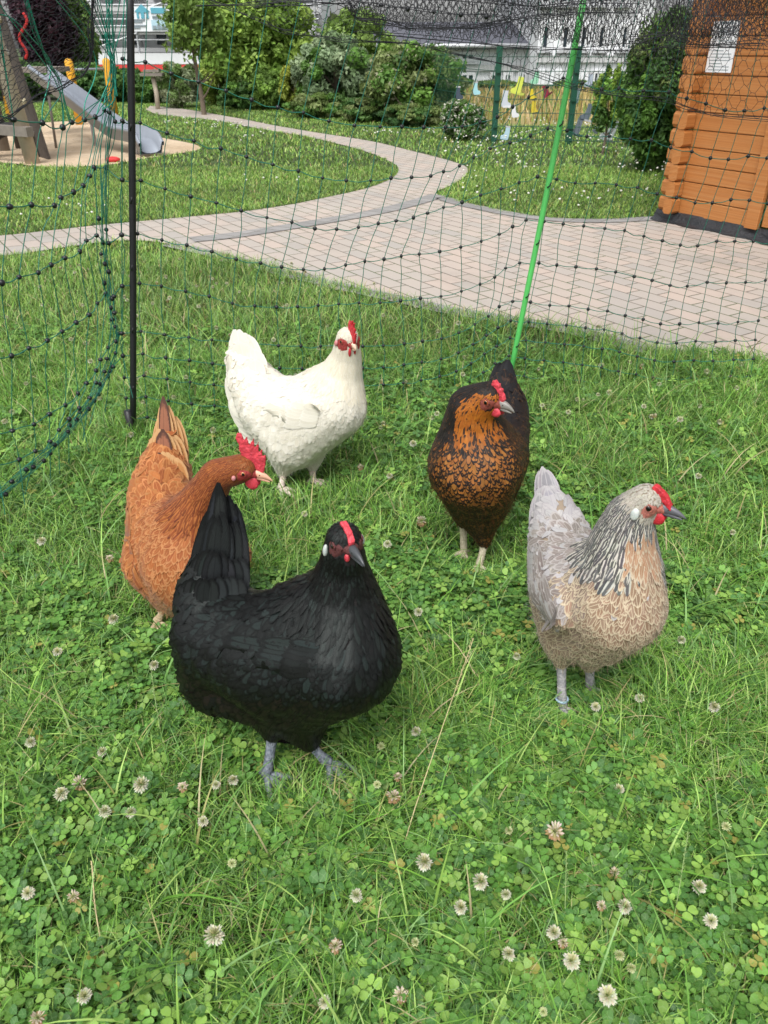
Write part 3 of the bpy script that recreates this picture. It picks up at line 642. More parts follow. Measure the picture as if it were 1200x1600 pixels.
hen(dict(seed=3, liftk=.8, label='ginger brown hen with a tall serrated red comb behind the black hen', smooth=13,
    joints=dict(head=(380, 731, 1.25, 23), neck=(340, 742, 1.26, 26), neckbase=(313, 790, 1.27, 37), shoulder=(292, 838, 1.27, 60), breast=(297, 880, 1.245, 76), mid=(268, 835, 1.33, 70), rear=(252, 775, 1.40, 52), rump=(256, 735, 1.45, 40), tail=(262, 690, 1.49, 21),
                belly=(285, 905, 1.27, 60), thigh_a=(232, 878, 1.27, 42), lobe_b=(355, 868, 1.29, 38), thigh_c=(262, 925, 1.27, 24), knee_a=(256, 948, 1.27, 9), thigh_b=(310, 930, 1.27, 25), knee_b=(312, 950, 1.27, 9)),
    links=[('head', 'neck'), ('neck', 'neckbase'), ('neckbase', 'shoulder'), ('shoulder', 'breast'), ('shoulder', 'mid'), ('breast', 'mid'), ('mid', 'rear'), ('rear', 'rump'), ('rump', 'tail'), ('breast', 'belly'), ('belly', 'mid'), ('belly', 'thigh_a'), ('mid', 'thigh_a'), ('belly', 'lobe_b'), ('mid', 'lobe_b'), ('belly', 'thigh_c'), ('thigh_c', 'knee_a'), ('belly', 'thigh_b'), ('thigh_b', 'knee_b')],
    flow=['head', 'neck', 'neckbase', 'shoulder', 'mid', 'rear', 'rump', 'tail'], flow2=[['thigh_c', 'knee_a'], ['thigh_b', 'knee_b']], feet=[(248, 982), (316, 985)], beak=(427, 748, 1.235),
    wings=[(232, 838, 1.31, .10, .05, .024, (215, 740, 1.42), 0.6)], skin=simple('tan hen skin', (.25, .09, .03), .9, .1, 50, 0), fmat=R_F, size=SZ, colour=col_brown, tailcol=tail_brown,
    tail=[((240, 735, 1.47), (290, 735, 1.47), (255, 612, 1.53), (270, 620, 1.53), 9, 22, .22, .0, True), ((236, 750, 1.45), (292, 750, 1.45), (250, 660, 1.49), (278, 665, 1.49), 8, 24, .12, .012, True), ((228, 770, 1.43), (296, 770, 1.43), (238, 700, 1.46), (290, 700, 1.46), 8, 26, .08, .02, False)],
    legs=[('knee_a', .1, False), ('knee_b', .1, False)], shank=mat_shank('pale yellow shanks', (.50, .38, .22), (.62, .50, .34)), legr=.0075,
    headc=dict(facek=1.2, face=FACE_RED, beak=simple('pale pink beak', (.66, .36, .24), .4, .2, 60, .1), iris=mat_eye((.55, .25, .08)), lobe=LOBE_R, lobe_s=(.15, .20, 0, .03, .0), comb=PINK, wattle=(.50, .52), comb_t=.16,
               comb_shape=[(1.399, 0.0), (1.505, 0.45), (1.484, 1.2), (1.357, 1.536), (1.166, 1.344), (1.081, 1.944), (0.901, 1.56), (0.742, 2.376), (0.572, 1.752), (0.371, 2.52), (0.191, 1.8), (-0.096, 2.46), (-0.24, 2.064), (-0.54, 2.58), (-0.816, 2.46), (-0.864, 2.1), (-0.54, 1.68), (-0.42, 1.2), (-0.12, 0.72), (0.53, 0.55), (0.954, 0.25)])))
# ---- gold and black hen
def col_gold(p, n, s, h, rs):
    front = np.dot(n, unit(np.array([-.05, -1, .15]))); B = (.010, .008, .007)
    if s < 2.0:
        hp = unit(p - h['pos']['neck']); back = np.dot(hp, -h['hf']); low = S_(s, 1.0, 2.0)
        if (back > -.12 + .2 * (1 - low) and s > .02) or front < .42 + .1 * low or (s < .9 and n[2] > .55): 
            return jit(B, rs), ((.22, .075, .012) if rs.random() < .25 + .2 * low else (.012, .008, .006)), (.8, .6, .3)
        if rs.random() < .12 + .40 * low: return jit((.02, .010, .006), rs), jit((.30, .10, .016), rs), (.55, .9, .2)
        return jit(J((.30, .085, .008), (.40, .13, .013), rs.random()), rs), (.22, .06, .008), (.8, .5, .4)
    if s < 2.5:
        if front > .6 and rs.random() < .55: return jit(J((.28, .10, .016), (.22, .07, .012), rs.random()), rs), B, (.50, 1.0, .0)
        return jit(B, rs), (.20, .075, .015), (.86, .8, .9)
    if s < 3.9 and front > .0 and n[2] > -.8:
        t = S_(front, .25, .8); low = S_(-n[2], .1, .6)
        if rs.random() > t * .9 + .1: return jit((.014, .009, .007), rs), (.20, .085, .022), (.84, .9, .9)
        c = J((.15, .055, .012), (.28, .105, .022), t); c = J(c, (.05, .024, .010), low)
        return jit(c, rs, .25), (.010, .006, .005), (.46 + .10 * t, 1.0, .0)
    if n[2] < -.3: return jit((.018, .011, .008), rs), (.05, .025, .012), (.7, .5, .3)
    return jit((.009, .008, .009), rs), (.12, .055, .016) if rs.random() < .3 else (.005, .005, .006), (.84, .8, .6)
def tail_gold(a, rs): return jit((.010, .010, .012), rs, .3), (.004, .004, .005), (.8, .6, 1)
G_F = mat_feather('gold laced black feathers', .55, .3, .05, None, .2, tip=.55, fuzz=0)
hen(dict(seed=4, label='golden breasted black hen facing forward beside the green post', smooth=13, dens=.46,
    joints=dict(head=(762, 620, 1.44, 25), neck=(737, 640, 1.47, 39), neckbase=(738, 675, 1.48, 51), breast=(742, 727, 1.475, 76), mid=(762, 715, 1.56, 64), rear=(785, 665, 1.68, 42), rump=(788, 635, 1.73, 33), tail=(786, 600, 1.77, 19),
                belly=(748, 772, 1.50, 55), thigh_a=(752, 815, 1.50, 27), knee_a=(757, 848, 1.495, 9), thigh_b=(728, 795, 1.53, 25), knee_b=(724, 818, 1.54, 8)),
    links=BASE_LINKS, flow=FLOW, flow2=FL2, feet=[(748, 893), (724, 872)], beak=(805, 640, 1.40),
    wings=[(798, 735, 1.55, .08, .05, .024, (815, 670, 1.68), 1)], skin=simple('dark brown hen skin', (.03, .015, .01), .9, .1, 50, 0), fmat=G_F, colour=col_gold, tailcol=tail_gold,
    size=sizes([(0, .007, .0034, .0006), (.6, .016, .0044, .0008), (1.2, .028, .0056, .0011), (2.0, .030, .0075, .0013), (2.6, .022, .0100, .0013), (3.4, .025, .0120, .0015), (4, .030, .0140, .0018), (5, .036, .0160, .0022), (6, .042, .017, .003), (7, .05, .017, .004)]),
    tail=[((770, 630, 1.78), (806, 640, 1.76), (784, 552, 1.83), (794, 560, 1.83), 8, 24, .15, .0, True), ((766, 650, 1.76), (818, 660, 1.73), (780, 585, 1.79), (806, 600, 1.78), 8, 26, .12, .01, True)],
    legs=[('knee_a', -.3, False), ('knee_b', .1, False)], shank=mat_shank('pale yellow grey shanks', (.48, .42, .28), (.62, .56, .42)), legr=.0078,
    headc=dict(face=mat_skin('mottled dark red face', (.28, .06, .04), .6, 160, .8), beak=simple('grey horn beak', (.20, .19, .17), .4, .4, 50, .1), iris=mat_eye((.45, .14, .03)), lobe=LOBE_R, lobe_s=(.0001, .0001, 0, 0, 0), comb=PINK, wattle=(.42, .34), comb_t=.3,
               comb_shape=[(1.15, -.05), (1.22, .3), (1.05, .62), (.95, .66), (.85, .92), (.72, .9), (.62, 1.16), (.48, 1.1), (.32, 1.32), (.15, 1.22), (.1, 1.0), (.35, .62), (.8, .3)])))
# ---- silver hen
def col_silver(p, n, s, h, rs):
    fr = np.dot(n, h['fwd']); B = p - h['pos']['neckbase']
    if s < .5: return jit((.42, .39, .33), rs), (.20, .18, .14), (.7, .5, .6)
    if s < 2.75 and not (fr > .80 and s > 1.2) and B[2] > -.075:
        return jit((.085, .083, .082), rs, .35), jit((.47, .45, .39), rs, .15), (.66, 1.0, 2.0)
    if B[2] > .0 and s < 2.4: return jit((.34, .19, .11), rs), (.48, .40, .29), (.66, .9, .6)
    if s < 4.35 and n[2] < .55 and (fr > -.05 or s < 3.4):
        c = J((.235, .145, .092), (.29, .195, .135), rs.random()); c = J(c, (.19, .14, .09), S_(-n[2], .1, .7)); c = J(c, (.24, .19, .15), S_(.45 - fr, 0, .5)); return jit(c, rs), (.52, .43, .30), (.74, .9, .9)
    if s < 5.0 and rs.random() < .75: return jit(J((.20, .165, .145), (.29, .26, .24), rs.random()), rs), (.42, .39, .37), (.70, .8, .5)
    return jit(J((.36, .345, .345), (.45, .43, .42), rs.random()), rs, .06), (.22, .205, .225), (.88, .85, .3)
def tail_silver(a, rs): return jit((.27, .255, .275), rs, .15), (.42, .40, .40), (.75, .7, .6)
S_F = mat_feather('silver grey feathers', .7, .25, .07, None, .22)
hen(dict(seed=5, liftk=.8, label='silver grey hen with salmon breast and white ear lobe on the right', smooth=13,
    joints=dict(head=(1010, 782, 1.0, 28), neck=(984, 806, 1.01, 37), neckbase=(973, 852, 1.01, 53), shoulder=(968, 900, 1.0, 68), breast=(962, 942, .99, 79), mid=(905, 918, 1.06, 80), rear=(878, 858, 1.14, 54), rump=(868, 805, 1.20, 35), tail=(856, 772, 1.24, 17),
                belly=(930, 975, 1.03, 66), thigh_a=(880, 990, 1.05, 38), knee_a=(877, 1034, 1.05, 12), thigh_b=(918, 1005, 1.06, 34), knee_b=(921, 1040, 1.07, 11)),
    links=[('head', 'neck'), ('neck', 'neckbase'), ('neckbase', 'shoulder'), ('shoulder', 'breast'), ('shoulder', 'mid'), ('breast', 'mid'), ('mid', 'rear'), ('rear', 'rump'), ('rump', 'tail'), ('breast', 'belly'), ('belly', 'mid'), ('belly', 'thigh_a'), ('mid', 'thigh_a'), ('thigh_a', 'knee_a'), ('belly', 'thigh_b'), ('thigh_b', 'knee_b')],
    flow=['head', 'neck', 'neckbase', 'shoulder', 'mid', 'rear', 'rump', 'tail'], flow2=[['thigh_a', 'knee_a'], ['thigh_b', 'knee_b']], feet=[(877, 1116), (921, 1086)], beak=(1074, 806, .965),
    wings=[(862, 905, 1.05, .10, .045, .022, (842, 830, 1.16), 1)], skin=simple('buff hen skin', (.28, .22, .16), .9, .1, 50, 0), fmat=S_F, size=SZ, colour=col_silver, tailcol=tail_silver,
    tail=[((844, 800, 1.23), (872, 785, 1.22), (842, 724, 1.28), (856, 728, 1.27), 8, 17, .1, .0, True), ((840, 815, 1.21), (880, 800, 1.20), (843, 752, 1.25), (864, 752, 1.24), 8, 19, .1, .01, True), ((832, 830, 1.2), (846, 815, 1.2), (838, 772, 1.23), (844, 764, 1.23), 4, 17, .0, .01, False)],
    legs=[('knee_a', .1, True), ('knee_b', .0, False)], shank=mat_shank('blue grey shanks', (.24, .24, .26), (.42, .40, .40)), legr=.0078,
    headc=dict(face=FACE_PINK, beak=simple('slate horn beak', (.10, .10, .115), .35, .3, 50, .1), iris=mat_eye((.06, .025, .015)), lobe=LOBE_W, lobe_s=(.24, .36, 0, .02, -.02), comb=RED, wattle=(.46, .42), comb_t=.42, eyer=.21,
               comb_shape=[(1.45, -.02), (1.35, .32), (1.15, .58), (1.0, .72), (.8, .9), (.6, 1.0), (.4, 1.12), (.2, 1.12), (.1, .98), (.35, .66), (.9, .3)])))
# ------------------------------------------------------------------ grass, clover
M_LEAF = attrmat('grass blades', 'col', .5, .22, .35)
def noise2(x, y, s, seed=0):
    """cheap smooth value noise in 0..1"""
    r = np.random.default_rng(seed); T = r.random((64, 64)); x = x * s + 17.3; y = y * s + 5.1
    xi = np.floor(x).astype(int); yi = np.floor(y).astype(int); fx = x - xi; fy = y - yi; fx = fx * fx * (3 - 2 * fx); fy = fy * fy * (3 - 2 * fy)
    g = lambda a, b: T[a % 64, b % 64]
    return (g(xi, yi) * (1 - fx) + g(xi + 1, yi) * fx) * (1 - fy) + (g(xi, yi + 1) * (1 - fx) + g(xi + 1, yi + 1) * fx) * fy
def scatter(n, d0, d1, spread=.60, margin=.25):
    """random ground points in the wedge in front of the camera, even per area"""
    y = np.sqrt(rng.random(n) * (d1 ** 2 - d0 ** 2) + d0 ** 2); x = (rng.random(n) * 2 - 1) * (y * spread + margin); return x, y
def blades(x, y, h, w, lean, seg, cols, tipcol=None, curl=1.0):
    n = len(x); a = rng.random(n) * 2 * math.pi; b = a + rng.normal(0, .5, n) + math.pi / 2
    t = np.linspace(0, 1, seg + 1); out = lean[:, None] * (t ** (1.6 * curl))[None] * h[:, None]
    z = h[:, None] * t[None] * (1 - .35 * lean[:, None] * t[None] ** 2)
    cx = x[:, None] + np.cos(a)[:, None] * out; cy = y[:, None] + np.sin(a)[:, None] * out
    ww = w[:, None] / 2 * (1 - t[None] ** 2.2) + .0001
    V = np.empty((n, seg + 1, 2, 3)); 
    for s, q in ((0, 1), (1, -1)):
        V[:, :, s, 0] = cx + np.cos(b)[:, None] * ww * q; V[:, :, s, 1] = cy + np.sin(b)[:, None] * ww * q; V[:, :, s, 2] = z
    i = np.arange(seg)[None] * 2 + np.arange(n)[:, None] * (seg + 1) * 2
    Fc = np.stack([i, i + 1, i + 3, i + 2], -1).reshape(-1, 4)
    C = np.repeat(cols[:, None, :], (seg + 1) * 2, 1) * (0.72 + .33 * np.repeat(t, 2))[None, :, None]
    return V.reshape(-1, 3), Fc, C.reshape(-1, 3)
GR = np.array([(.115, .265, .034), (.16, .34, .045), (.25, .43, .08), (.07, .175, .03), (.34, .50, .13), (.14, .31, .06), (.22, .38, .13)])
DRY = np.array([(.46, .40, .18), (.38, .37, .13), (.54, .48, .26)])
def gcol(n, dry=.03, lo=0):
    c = GR[rng.integers(0, len(GR), n)] * rng.uniform(.65, 1.42, (n, 1)); m = rng.random(n) < dry; c[m] = DRY[rng.integers(0, 3, m.sum())] * rng.uniform(.7, 1.1, (m.sum(), 1)); return c
FEET = [G(*q)[:2] for q in ((418, 1222), (514, 1204), (440, 772), (490, 760), (248, 982), (316, 985), (748, 893), (724, 872), (877, 1116), (921, 1086))]
def nearfeet(x, y):
    m = np.full(len(x), 9.)
    for f in FEET: m = np.minimum(m, np.hypot(x - f[0], y - f[1]))
    return m
def lawn(name, n, d0, d1, h0, h1, w0, w1, seg, dry, lean=(.2, 1.1), spread=.6, margin=.25, mask=None, bright=None):
    x, y = scatter(n, d0, d1, spread, margin); k = ~inpoly(x, y, PATH) & ~inpoly(x, y, SAND)
    if mask is not None: k &= mask(x, y)
    x, y = x[k], y[k]; n = len(x); nz = noise2(x, y, 3.0, 3) * .6 + noise2(x, y, 9, 4) * .4
    h = rng.uniform(h0, h1, n) * (.55 + .9 * nz); w = rng.uniform(w0, w1, n); ln = rng.uniform(*lean, n)
    nf = nearfeet(x, y); h *= np.clip(.30 + nf * 7, .30, 1)
    c = gcol(n, dry) * (.80 + .4 * noise2(x, y, 1.3, 9))[:, None]
    if bright is not None: c = c * np.array(bright)
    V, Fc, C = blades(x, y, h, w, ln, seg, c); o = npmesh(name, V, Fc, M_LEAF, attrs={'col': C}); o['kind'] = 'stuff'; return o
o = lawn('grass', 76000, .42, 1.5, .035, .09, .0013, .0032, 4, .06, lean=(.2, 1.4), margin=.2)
tag(o, 'fine green grass blades among the clover in the foreground', 'grass')
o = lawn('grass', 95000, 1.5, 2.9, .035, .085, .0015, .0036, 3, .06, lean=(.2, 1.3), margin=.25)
tag(o, 'green grass around the hens up to the net', 'grass')
o = lawn('grass', 75000, 2.7, 4.6, .03, .085, .002, .004, 3, .08, lean=(.2, 1.2), margin=.3, bright=(1.15, 1.05, 1.15))
tag(o, 'longer grass between the net and the paved path', 'grass')
o = lawn('grass', 180000, 4.4, 8.5, .020, .055, .0028, .006, 2, .06, lean=(.3, 1.3), margin=.5, bright=(1.30, 1.15, 1.15))
tag(o, 'mown lawn with dry tips beyond the path', 'grass')
o = lawn('grass', 150000, 8.5, 19, .025, .06, .007, .014, 2, .05, lean=(.3, 1.3), margin=1.0, mask=lambda x, y: ~inpoly(x, y, MEADOW), bright=(1.30, 1.15, 1.15))
tag(o, 'distant lawn running to the shrubs', 'grass')
o = lawn('dry_grass', 30000, 11.4, 34, .12, .28, .02, .04, 2, .75, lean=(.1, .6), margin=1.0, mask=lambda x, y: inpoly(x, y, MEADOW), bright=(1.2, 1, .9))
tag(o, 'straw coloured tall meadow behind the green fence', 'grass')
# tall loose blades that stick out of the clover
def wild(n, d0, d1):
    x, y = scatter(n, d0, d1, .58, .15); k = ~inpoly(x, y, PATH); x, y = x[k], y[k]; n = len(x)
    h = rng.uniform(.09, .17, n) * np.clip(.3 + nearfeet(x, y) * 5, .3, 1); V, Fc, C = blades(x, y, h, rng.uniform(.002, .0045, n), rng.uniform(.3, 1.3, n), 6, gcol(n, .10))
    o = npmesh('grass', V, Fc, M_LEAF, attrs={'col': C}); o['kind'] = 'stuff'; tag(o, 'long arching grass blades standing above the clover', 'grass')
wild(5200, .42, 3.3)
# clover leaves: three folded leaflets on a short stalk
def mat_clover():
    t = NT('clover leaves'); uv = t.n('ShaderNodeUVMap'); sp = t.n('ShaderNodeSeparateXYZ'); t.l(uv.outputs[0], sp.inputs[0])
    u, v = sp.outputs[0], sp.outputs[1]; au = t.math('ABSOLUTE', u)
    q = t.math('SUBTRACT', v, t.math('ADD', t.math('MULTIPLY', au, -.5), .62)); mark = t.math('SUBTRACT', 1, t.math('MULTIPLY', t.math('ABSOLUTE', q), 13), clamp=True)
    base = t.attr('col'); c = t.mix(t.math('MULTIPLY', mark, .22), base, (.30, .42, .22))
    rib = t.math('SUBTRACT', 1, t.math('MULTIPLY', au, 22), clamp=True); c = t.mix(t.math('MULTIPLY', rib, .35), c, (.25, .42, .14))
    t.l(c, t.b.inputs['Base Color']); t.set(Roughness=.48); t.b.inputs['Specular IOR Level'].default_value = .35
    vein = t.math('SINE', t.math('MULTIPLY', t.math('SUBTRACT', v, t.math('MULTIPLY', au, .9)), 60)); t.bump(vein, .15, .0008)
    tr = t.n('ShaderNodeBsdfTranslucent'); t.l(c, tr.inputs['Color']); mx = t.n('ShaderNodeMixShader'); mx.inputs[0].default_value = .20
    t.l(t.b.outputs[0], mx.inputs[1]); t.l(tr.outputs[0], mx.inputs[2]); t.l(mx.outputs[0], t.t.nodes['Material Output'].inputs[0]); return t.m
M_CLOVER = mat_clover()
def clover(n, d0, d1, rad, margin=.2):
    x, y = scatter(n, d0, d1, .58, margin); dens = noise2(x, y, 4.5, 21) * .55 + noise2(x, y, 13, 22) * .45
    far = np.clip((y - 1.0) / 2.2, 0, 1); k = (dens > .34 + .20 * far) & ~inpoly(x, y, PATH); x, y, dens = x[k], y[k], dens[k]; n = len(x)
    z = rng.uniform(.012, .05, n) + .035 * (dens - .4); z *= np.clip(.2 + nearfeet(x, y) * 9, .2, 1); z = np.maximum(z, .006)
    r = rng.uniform(.55, 1.25, n) * rad; a0 = rng.random(n) * 2 * math.pi; tilt = rng.normal(0, .38, n); ta = rng.random(n) * 2 * math.pi
    # leaflet outline, both halves meet on the midrib
    hl = np.array([(0, 0), (.26, .18), (.47, .48), (.46, .78), (.26, .98), (0, .93)])
    uvL = np.concatenate([hl, hl[1:5] * [-1, 1]]); nl = len(uvL)
    fR = [0, 1, 2, 3, 4, 5]; fL = [0, 5, 9, 8, 7, 6]
    V = []; 
    nx = np.sin(tilt) * np.cos(ta); ny = np.sin(tilt) * np.sin(ta)
    for k in range(3):
        a = a0 + k * 2 * math.pi / 3 + rng.normal(0, .13, n); droop = rng.uniform(-.30, .35, n); fold = rng.uniform(-.05, .45, n)
        u = uvL[None, :, 0] * r[:, None] * 1.05; v = uvL[None, :, 1] * r[:, None] + .0008
        lx = -np.sin(a)[:, None] * u + np.cos(a)[:, None] * v; ly = np.cos(a)[:, None] * u + np.sin(a)[:, None] * v
        lz = np.abs(u) * fold[:, None] - v * droop[:, None] - lx * nx[:, None] - ly * ny[:, None]
        V.append(np.stack([x[:, None] + lx, y[:, None] + ly, z[:, None] + lz], -1))
    V = np.stack(V, 1).reshape(-1, 3); b = np.arange(n * 3)[:, None] * nl
    F6 = np.concatenate([b + np.array(fR), b + np.array(fL)])
    base = np.array([(.078, .20, .034), (.105, .25, .044), (.066, .17, .040), (.155, .32, .058), (.235, .40, .075)])[rng.integers(0, 5, n)] * rng.uniform(.65, 1.3, (n, 1))
    m = rng.random(n) < .02; base[m] = (.32, .30, .07)
    C = np.repeat(base, 3 * nl, 0); UV = np.tile(uvL, (n * 3, 1))
    V[:, 2] = np.maximum(V[:, 2], .002)
    o = npmesh('clover_leaves', V, F6, M_CLOVER, uv=UV, attrs={'col': C}); o['kind'] = 'stuff'; tag(o, 'three lobed green clover leaves carpeting the ground', 'clover')
    # stalks
    m = rng.random(n) < .5; P0 = np.stack([x[m], y[m], z[m]], -1); B0 = P0 + np.stack([rng.normal(0, .008, m.sum()), rng.normal(0, .008, m.sum()), -P0[:, 2]], -1)
    w = .0006; V = np.stack([P0 + [w, 0, 0], P0 - [w, 0, 0], B0 - [w, 0, 0], B0 + [w, 0, 0]], 1).reshape(-1, 3); Fc = np.arange(len(V)).reshape(-1, 4)
    o = npmesh('clover_stalks', V, Fc, M_LEAF, attrs={'col': np.tile((.14, .26, .07), (len(V), 1))}); o['kind'] = 'stuff'; tag(o, 'short pale green clover stalks', 'clover')
clover(18500, .42, 1.5, .0116, .2)
clover(22000, 1.5, 3.2, .0116, .25)
# clover flower heads
M_PET = attrmat('clover petals', 'col', .6, .25, .3)
M_STALK = simple('flower stalk green', (.14, .26, .06), .55, .2, 60, .1)
def flower_head(r, kind, seed):
    q = random.Random(seed); V, Fc, C = [], [], []; n = 84 if kind != 'bud' else 50
    for i in range(n):
        ph = math.acos(1 - 1.75 * (i + .5) / n); th = i * 2.39996 + q.uniform(-.1, .1)
        d = np.array([math.sin(ph) * math.cos(th), math.sin(ph) * math.sin(th), math.cos(ph)])
        brown = kind == 'fading' and (ph > 1.5 or q.random() < .35)
        if brown: d = unit(d + [0, 0, -.9]); 
        L = r * q.uniform(.8, 1.12); w = r * .105
        x = unit(np.cross(d, [.3, .1, 1])); y = np.cross(d, x); s = d * r * .25
        b = len(V); V += [s - x * w * .5, s + x * w * .5, d * L * .8 + x * w, d * L, d * L * .8 - x * w, d * L * .78 + y * w]
        Fc += [(b, b + 1, b + 2, b + 3), (b, b + 3, b + 4, b), (b, b + 2, b + 5, b + 3)]
        top = {'white': (.76, .73, .60), 'fading': (.74, .58, .52), 'bud': (.62, .66, .36)}[kind]
        if kind == 'white' and ph < .7: top = (.70, .70, .42)
        if brown: top = (.40, .22, .12)
        C += [(.38, .42, .16)] * 2 + [tuple(t * q.uniform(.9, 1.08) for t in top)] * 4
    Fc = [f if len(set(f)) == 4 else (f[0], f[1], f[2], f[2]) for f in Fc]
    tris = np.array([(f[0], f[1], f[2]) for f in Fc] + [(f[0], f[2], f[3]) for f in Fc if len(set(f)) == 4])
    return np.array(V), tris, np.array(C)
def make_flower(kind, r, h, seed, bend):
    t = empty('clover_flower', (0, 0, 0)); q = random.Random(seed)
    tp = np.array([bend * h * .8, bend * h * .3 * q.uniform(-1, 1), h]); V, Fc, C = flower_head(r, kind, seed)
    npmesh('flower_head', V + tp, Fc, M_PET, t, attrs={'col': C})
    V, Fc = tube(catmull([(0, 0, 0), (tp[0] * .25, 0, h * .45), (tp[0] * .7, tp[1] * .5, h * .8), tuple(tp)], 3), .0008, 5); npmesh('stalk', V, Fc, M_STALK, t, smooth=True)
    return t
FP = {('white', 0): make_flower('white', .0105, .065, 1, .3), ('white', 1): make_flower('white', .0092, .08, 2, .5), ('fading', 0): make_flower('fading', .0108, .06, 3, .25), ('fading', 1): make_flower('fading', .009, .075, 4, .6), ('bud', 0): make_flower('bud', .007, .07, 5, .4)}
FPH = {k: o.children[0] for k, o in FP.items()}; used = set()
def copy_tree(o, parent=None):
    c = o.copy(); COL.objects.link(c)
    if parent is not None: c.parent = parent
    for ch in list(o.children): copy_tree(ch, c)
    return c
HGT = {('white', 0): (.065, .3), ('white', 1): (.08, .5), ('fading', 0): (.06, .25), ('fading', 1): (.075, .6), ('bud', 0): (.07, .4)}
def put_flower(kind, v, px, py, s, label, group, xy=None):
    k = (kind, v) if (kind, v) in FP else (kind, 0); h, bend = HGT[k]
    if k in used: o = copy_tree(FP[k])
    else: o = FP[k]; used.add(k)
    rz = random.uniform(0, 6.28)
    p = G(px, py, h * s) if xy is None else np.array([xy[0], xy[1], 0])
    off = np.array([math.cos(rz), math.sin(rz), 0]) * bend * h * .8 * s if xy is None else np.zeros(3)
    o.location = (p[0] - off[0], p[1] - off[1], 0.0); o.rotation_euler = (0, 0, rz); o.scale = (s, s, s)
    o['label'] = label; o['category'] = 'flower'; o['group'] = group; return o
WL, FLb, BL = 'fully open white clover flower head in the grass', 'fading pinkish brown clover flower head in the grass', 'small greenish unopened clover flower head in the grass'
SPEC_F = [('white', 328, 1464, 1.15, 'large white clover flower on a pale stalk at the lower left'), ('white', 658, 1344, 1.05, 'white clover flower beside the long dry grass stem'), ('fading', 870, 1300, 1.15, 'tall pinkish clover flower right of centre'), ('white', 748, 1373, 1.0, 'white clover flower just right of the long dry stem'),
 ('white', 952, 1562, 1.05, 'white clover flower at the bottom right of the lawn'), ('fading', 657, 815, 1.2, 'pinkish clover flower in front of the golden breasted hen'), ('white', 220, 1222, 1.1, 'white clover flower with spread florets left of the black hen feet')]
for k, x, y, s, lb in SPEC_F: put_flower(k, 0, x, y, s * 1.12, lb, 'clover flowers')
pts_f = [('w', 240, 1040), ('w', 172, 1276), ('w', 98, 1243), ('w', 330, 1228), ('w', 362, 1222), ('f', 288, 1235), ('w', 160, 1172), ('w', 217, 1265), ('w', 48, 1395), ('f', 112, 1410), ('w', 132, 1550), ('f', 55, 1585), ('b', 360, 1352), ('w', 308, 1278), ('w', 93, 1017), ('w', 45, 1168), ('f', 126, 1222), ('w', 559, 1412), ('b', 650, 1476), ('w', 514, 1558), ('f', 624, 1560), ('f', 512, 1478), ('f', 616, 1243), ('f', 617, 1215), ('w', 650, 1140), ('b', 595, 1168), ('b', 586, 1225), ('w', 650, 958), ('w', 715, 1415), ('w', 800, 1403), ('w', 746, 1220), ('b', 798, 1302), ('w', 788, 1490), ('f', 945, 1412), ('w', 970, 1413), ('f', 888, 1470), ('w', 897, 1510), ('b', 850, 1578), ('b', 968, 1490), ('w', 1104, 1428), ('w', 968, 1233), ('b', 1130, 1290), ('w', 1088, 1390), ('f', 956, 1366), ('w', 865, 1450), ('b', 986, 1510), ('w', 935, 1108), ('w', 988, 1085), ('w', 1115, 1105), ('w', 1072, 1001), ('w', 65, 845), ('w', 598, 850), ('w', 612, 745), ('f', 562, 730), ('w', 558, 558), ('w', 725, 580), ('w', 645, 693), ('w', 1100, 636), ('w', 1122, 660), ('w', 1000, 634), ('w', 950, 615), ('w', 935, 615), ('w', 1104, 583), ('w', 1155, 604), ('f', 1002, 572), ('w', 842, 635), ('w', 940, 570), ('w', 130, 475), ('w', 132, 537), ('w', 135, 565), ('w', 215, 493), ('w', 300, 466), ('w', 268, 468), ('w', 305, 480), ('w', 260, 430), ('w', 62, 478), ('w', 60, 450), ('w', 330, 437), ('w', 208, 678), ('w', 500, 445), ('w', 640, 540), ('w', 690, 520), ('w', 720, 505), ('w', 1060, 655), ('w', 1170, 600), ('f', 175, 877), ('w', 175, 968), ('w', 472, 800), ('w', 575, 905), ('w', 812, 1033), ('w', 1095, 745), ('w', 1150, 830), ('w', 545, 1010)]
nm_ = {'w': ('white', WL), 'f': ('fading', FLb), 'b': ('bud', BL)}
for i, (k, x, y) in enumerate(pts_f):
    kk, lb = nm_[k]; put_flower(kk, i % 2, x + random.uniform(-3, 3), y + random.uniform(-3, 3), random.uniform(.8, 1.12), lb, 'clover flowers')
n_ = 0
while n_ < 110:
    y = math.sqrt(random.random() * (4.4 ** 2 - 2.1 ** 2) + 2.1 ** 2); x = random.uniform(-1, 1) * (y * .52 + .1)
    if inpoly(np.array([x]), np.array([y]), PATH)[0]: continue
    put_flower('white' if random.random() < .8 else 'fading', n_ % 2, 0, 0, random.uniform(.7, 1.0), 'tiny distant clover flower among the grass by the net', 'distant clover flowers', (x, y)); n_ += 1
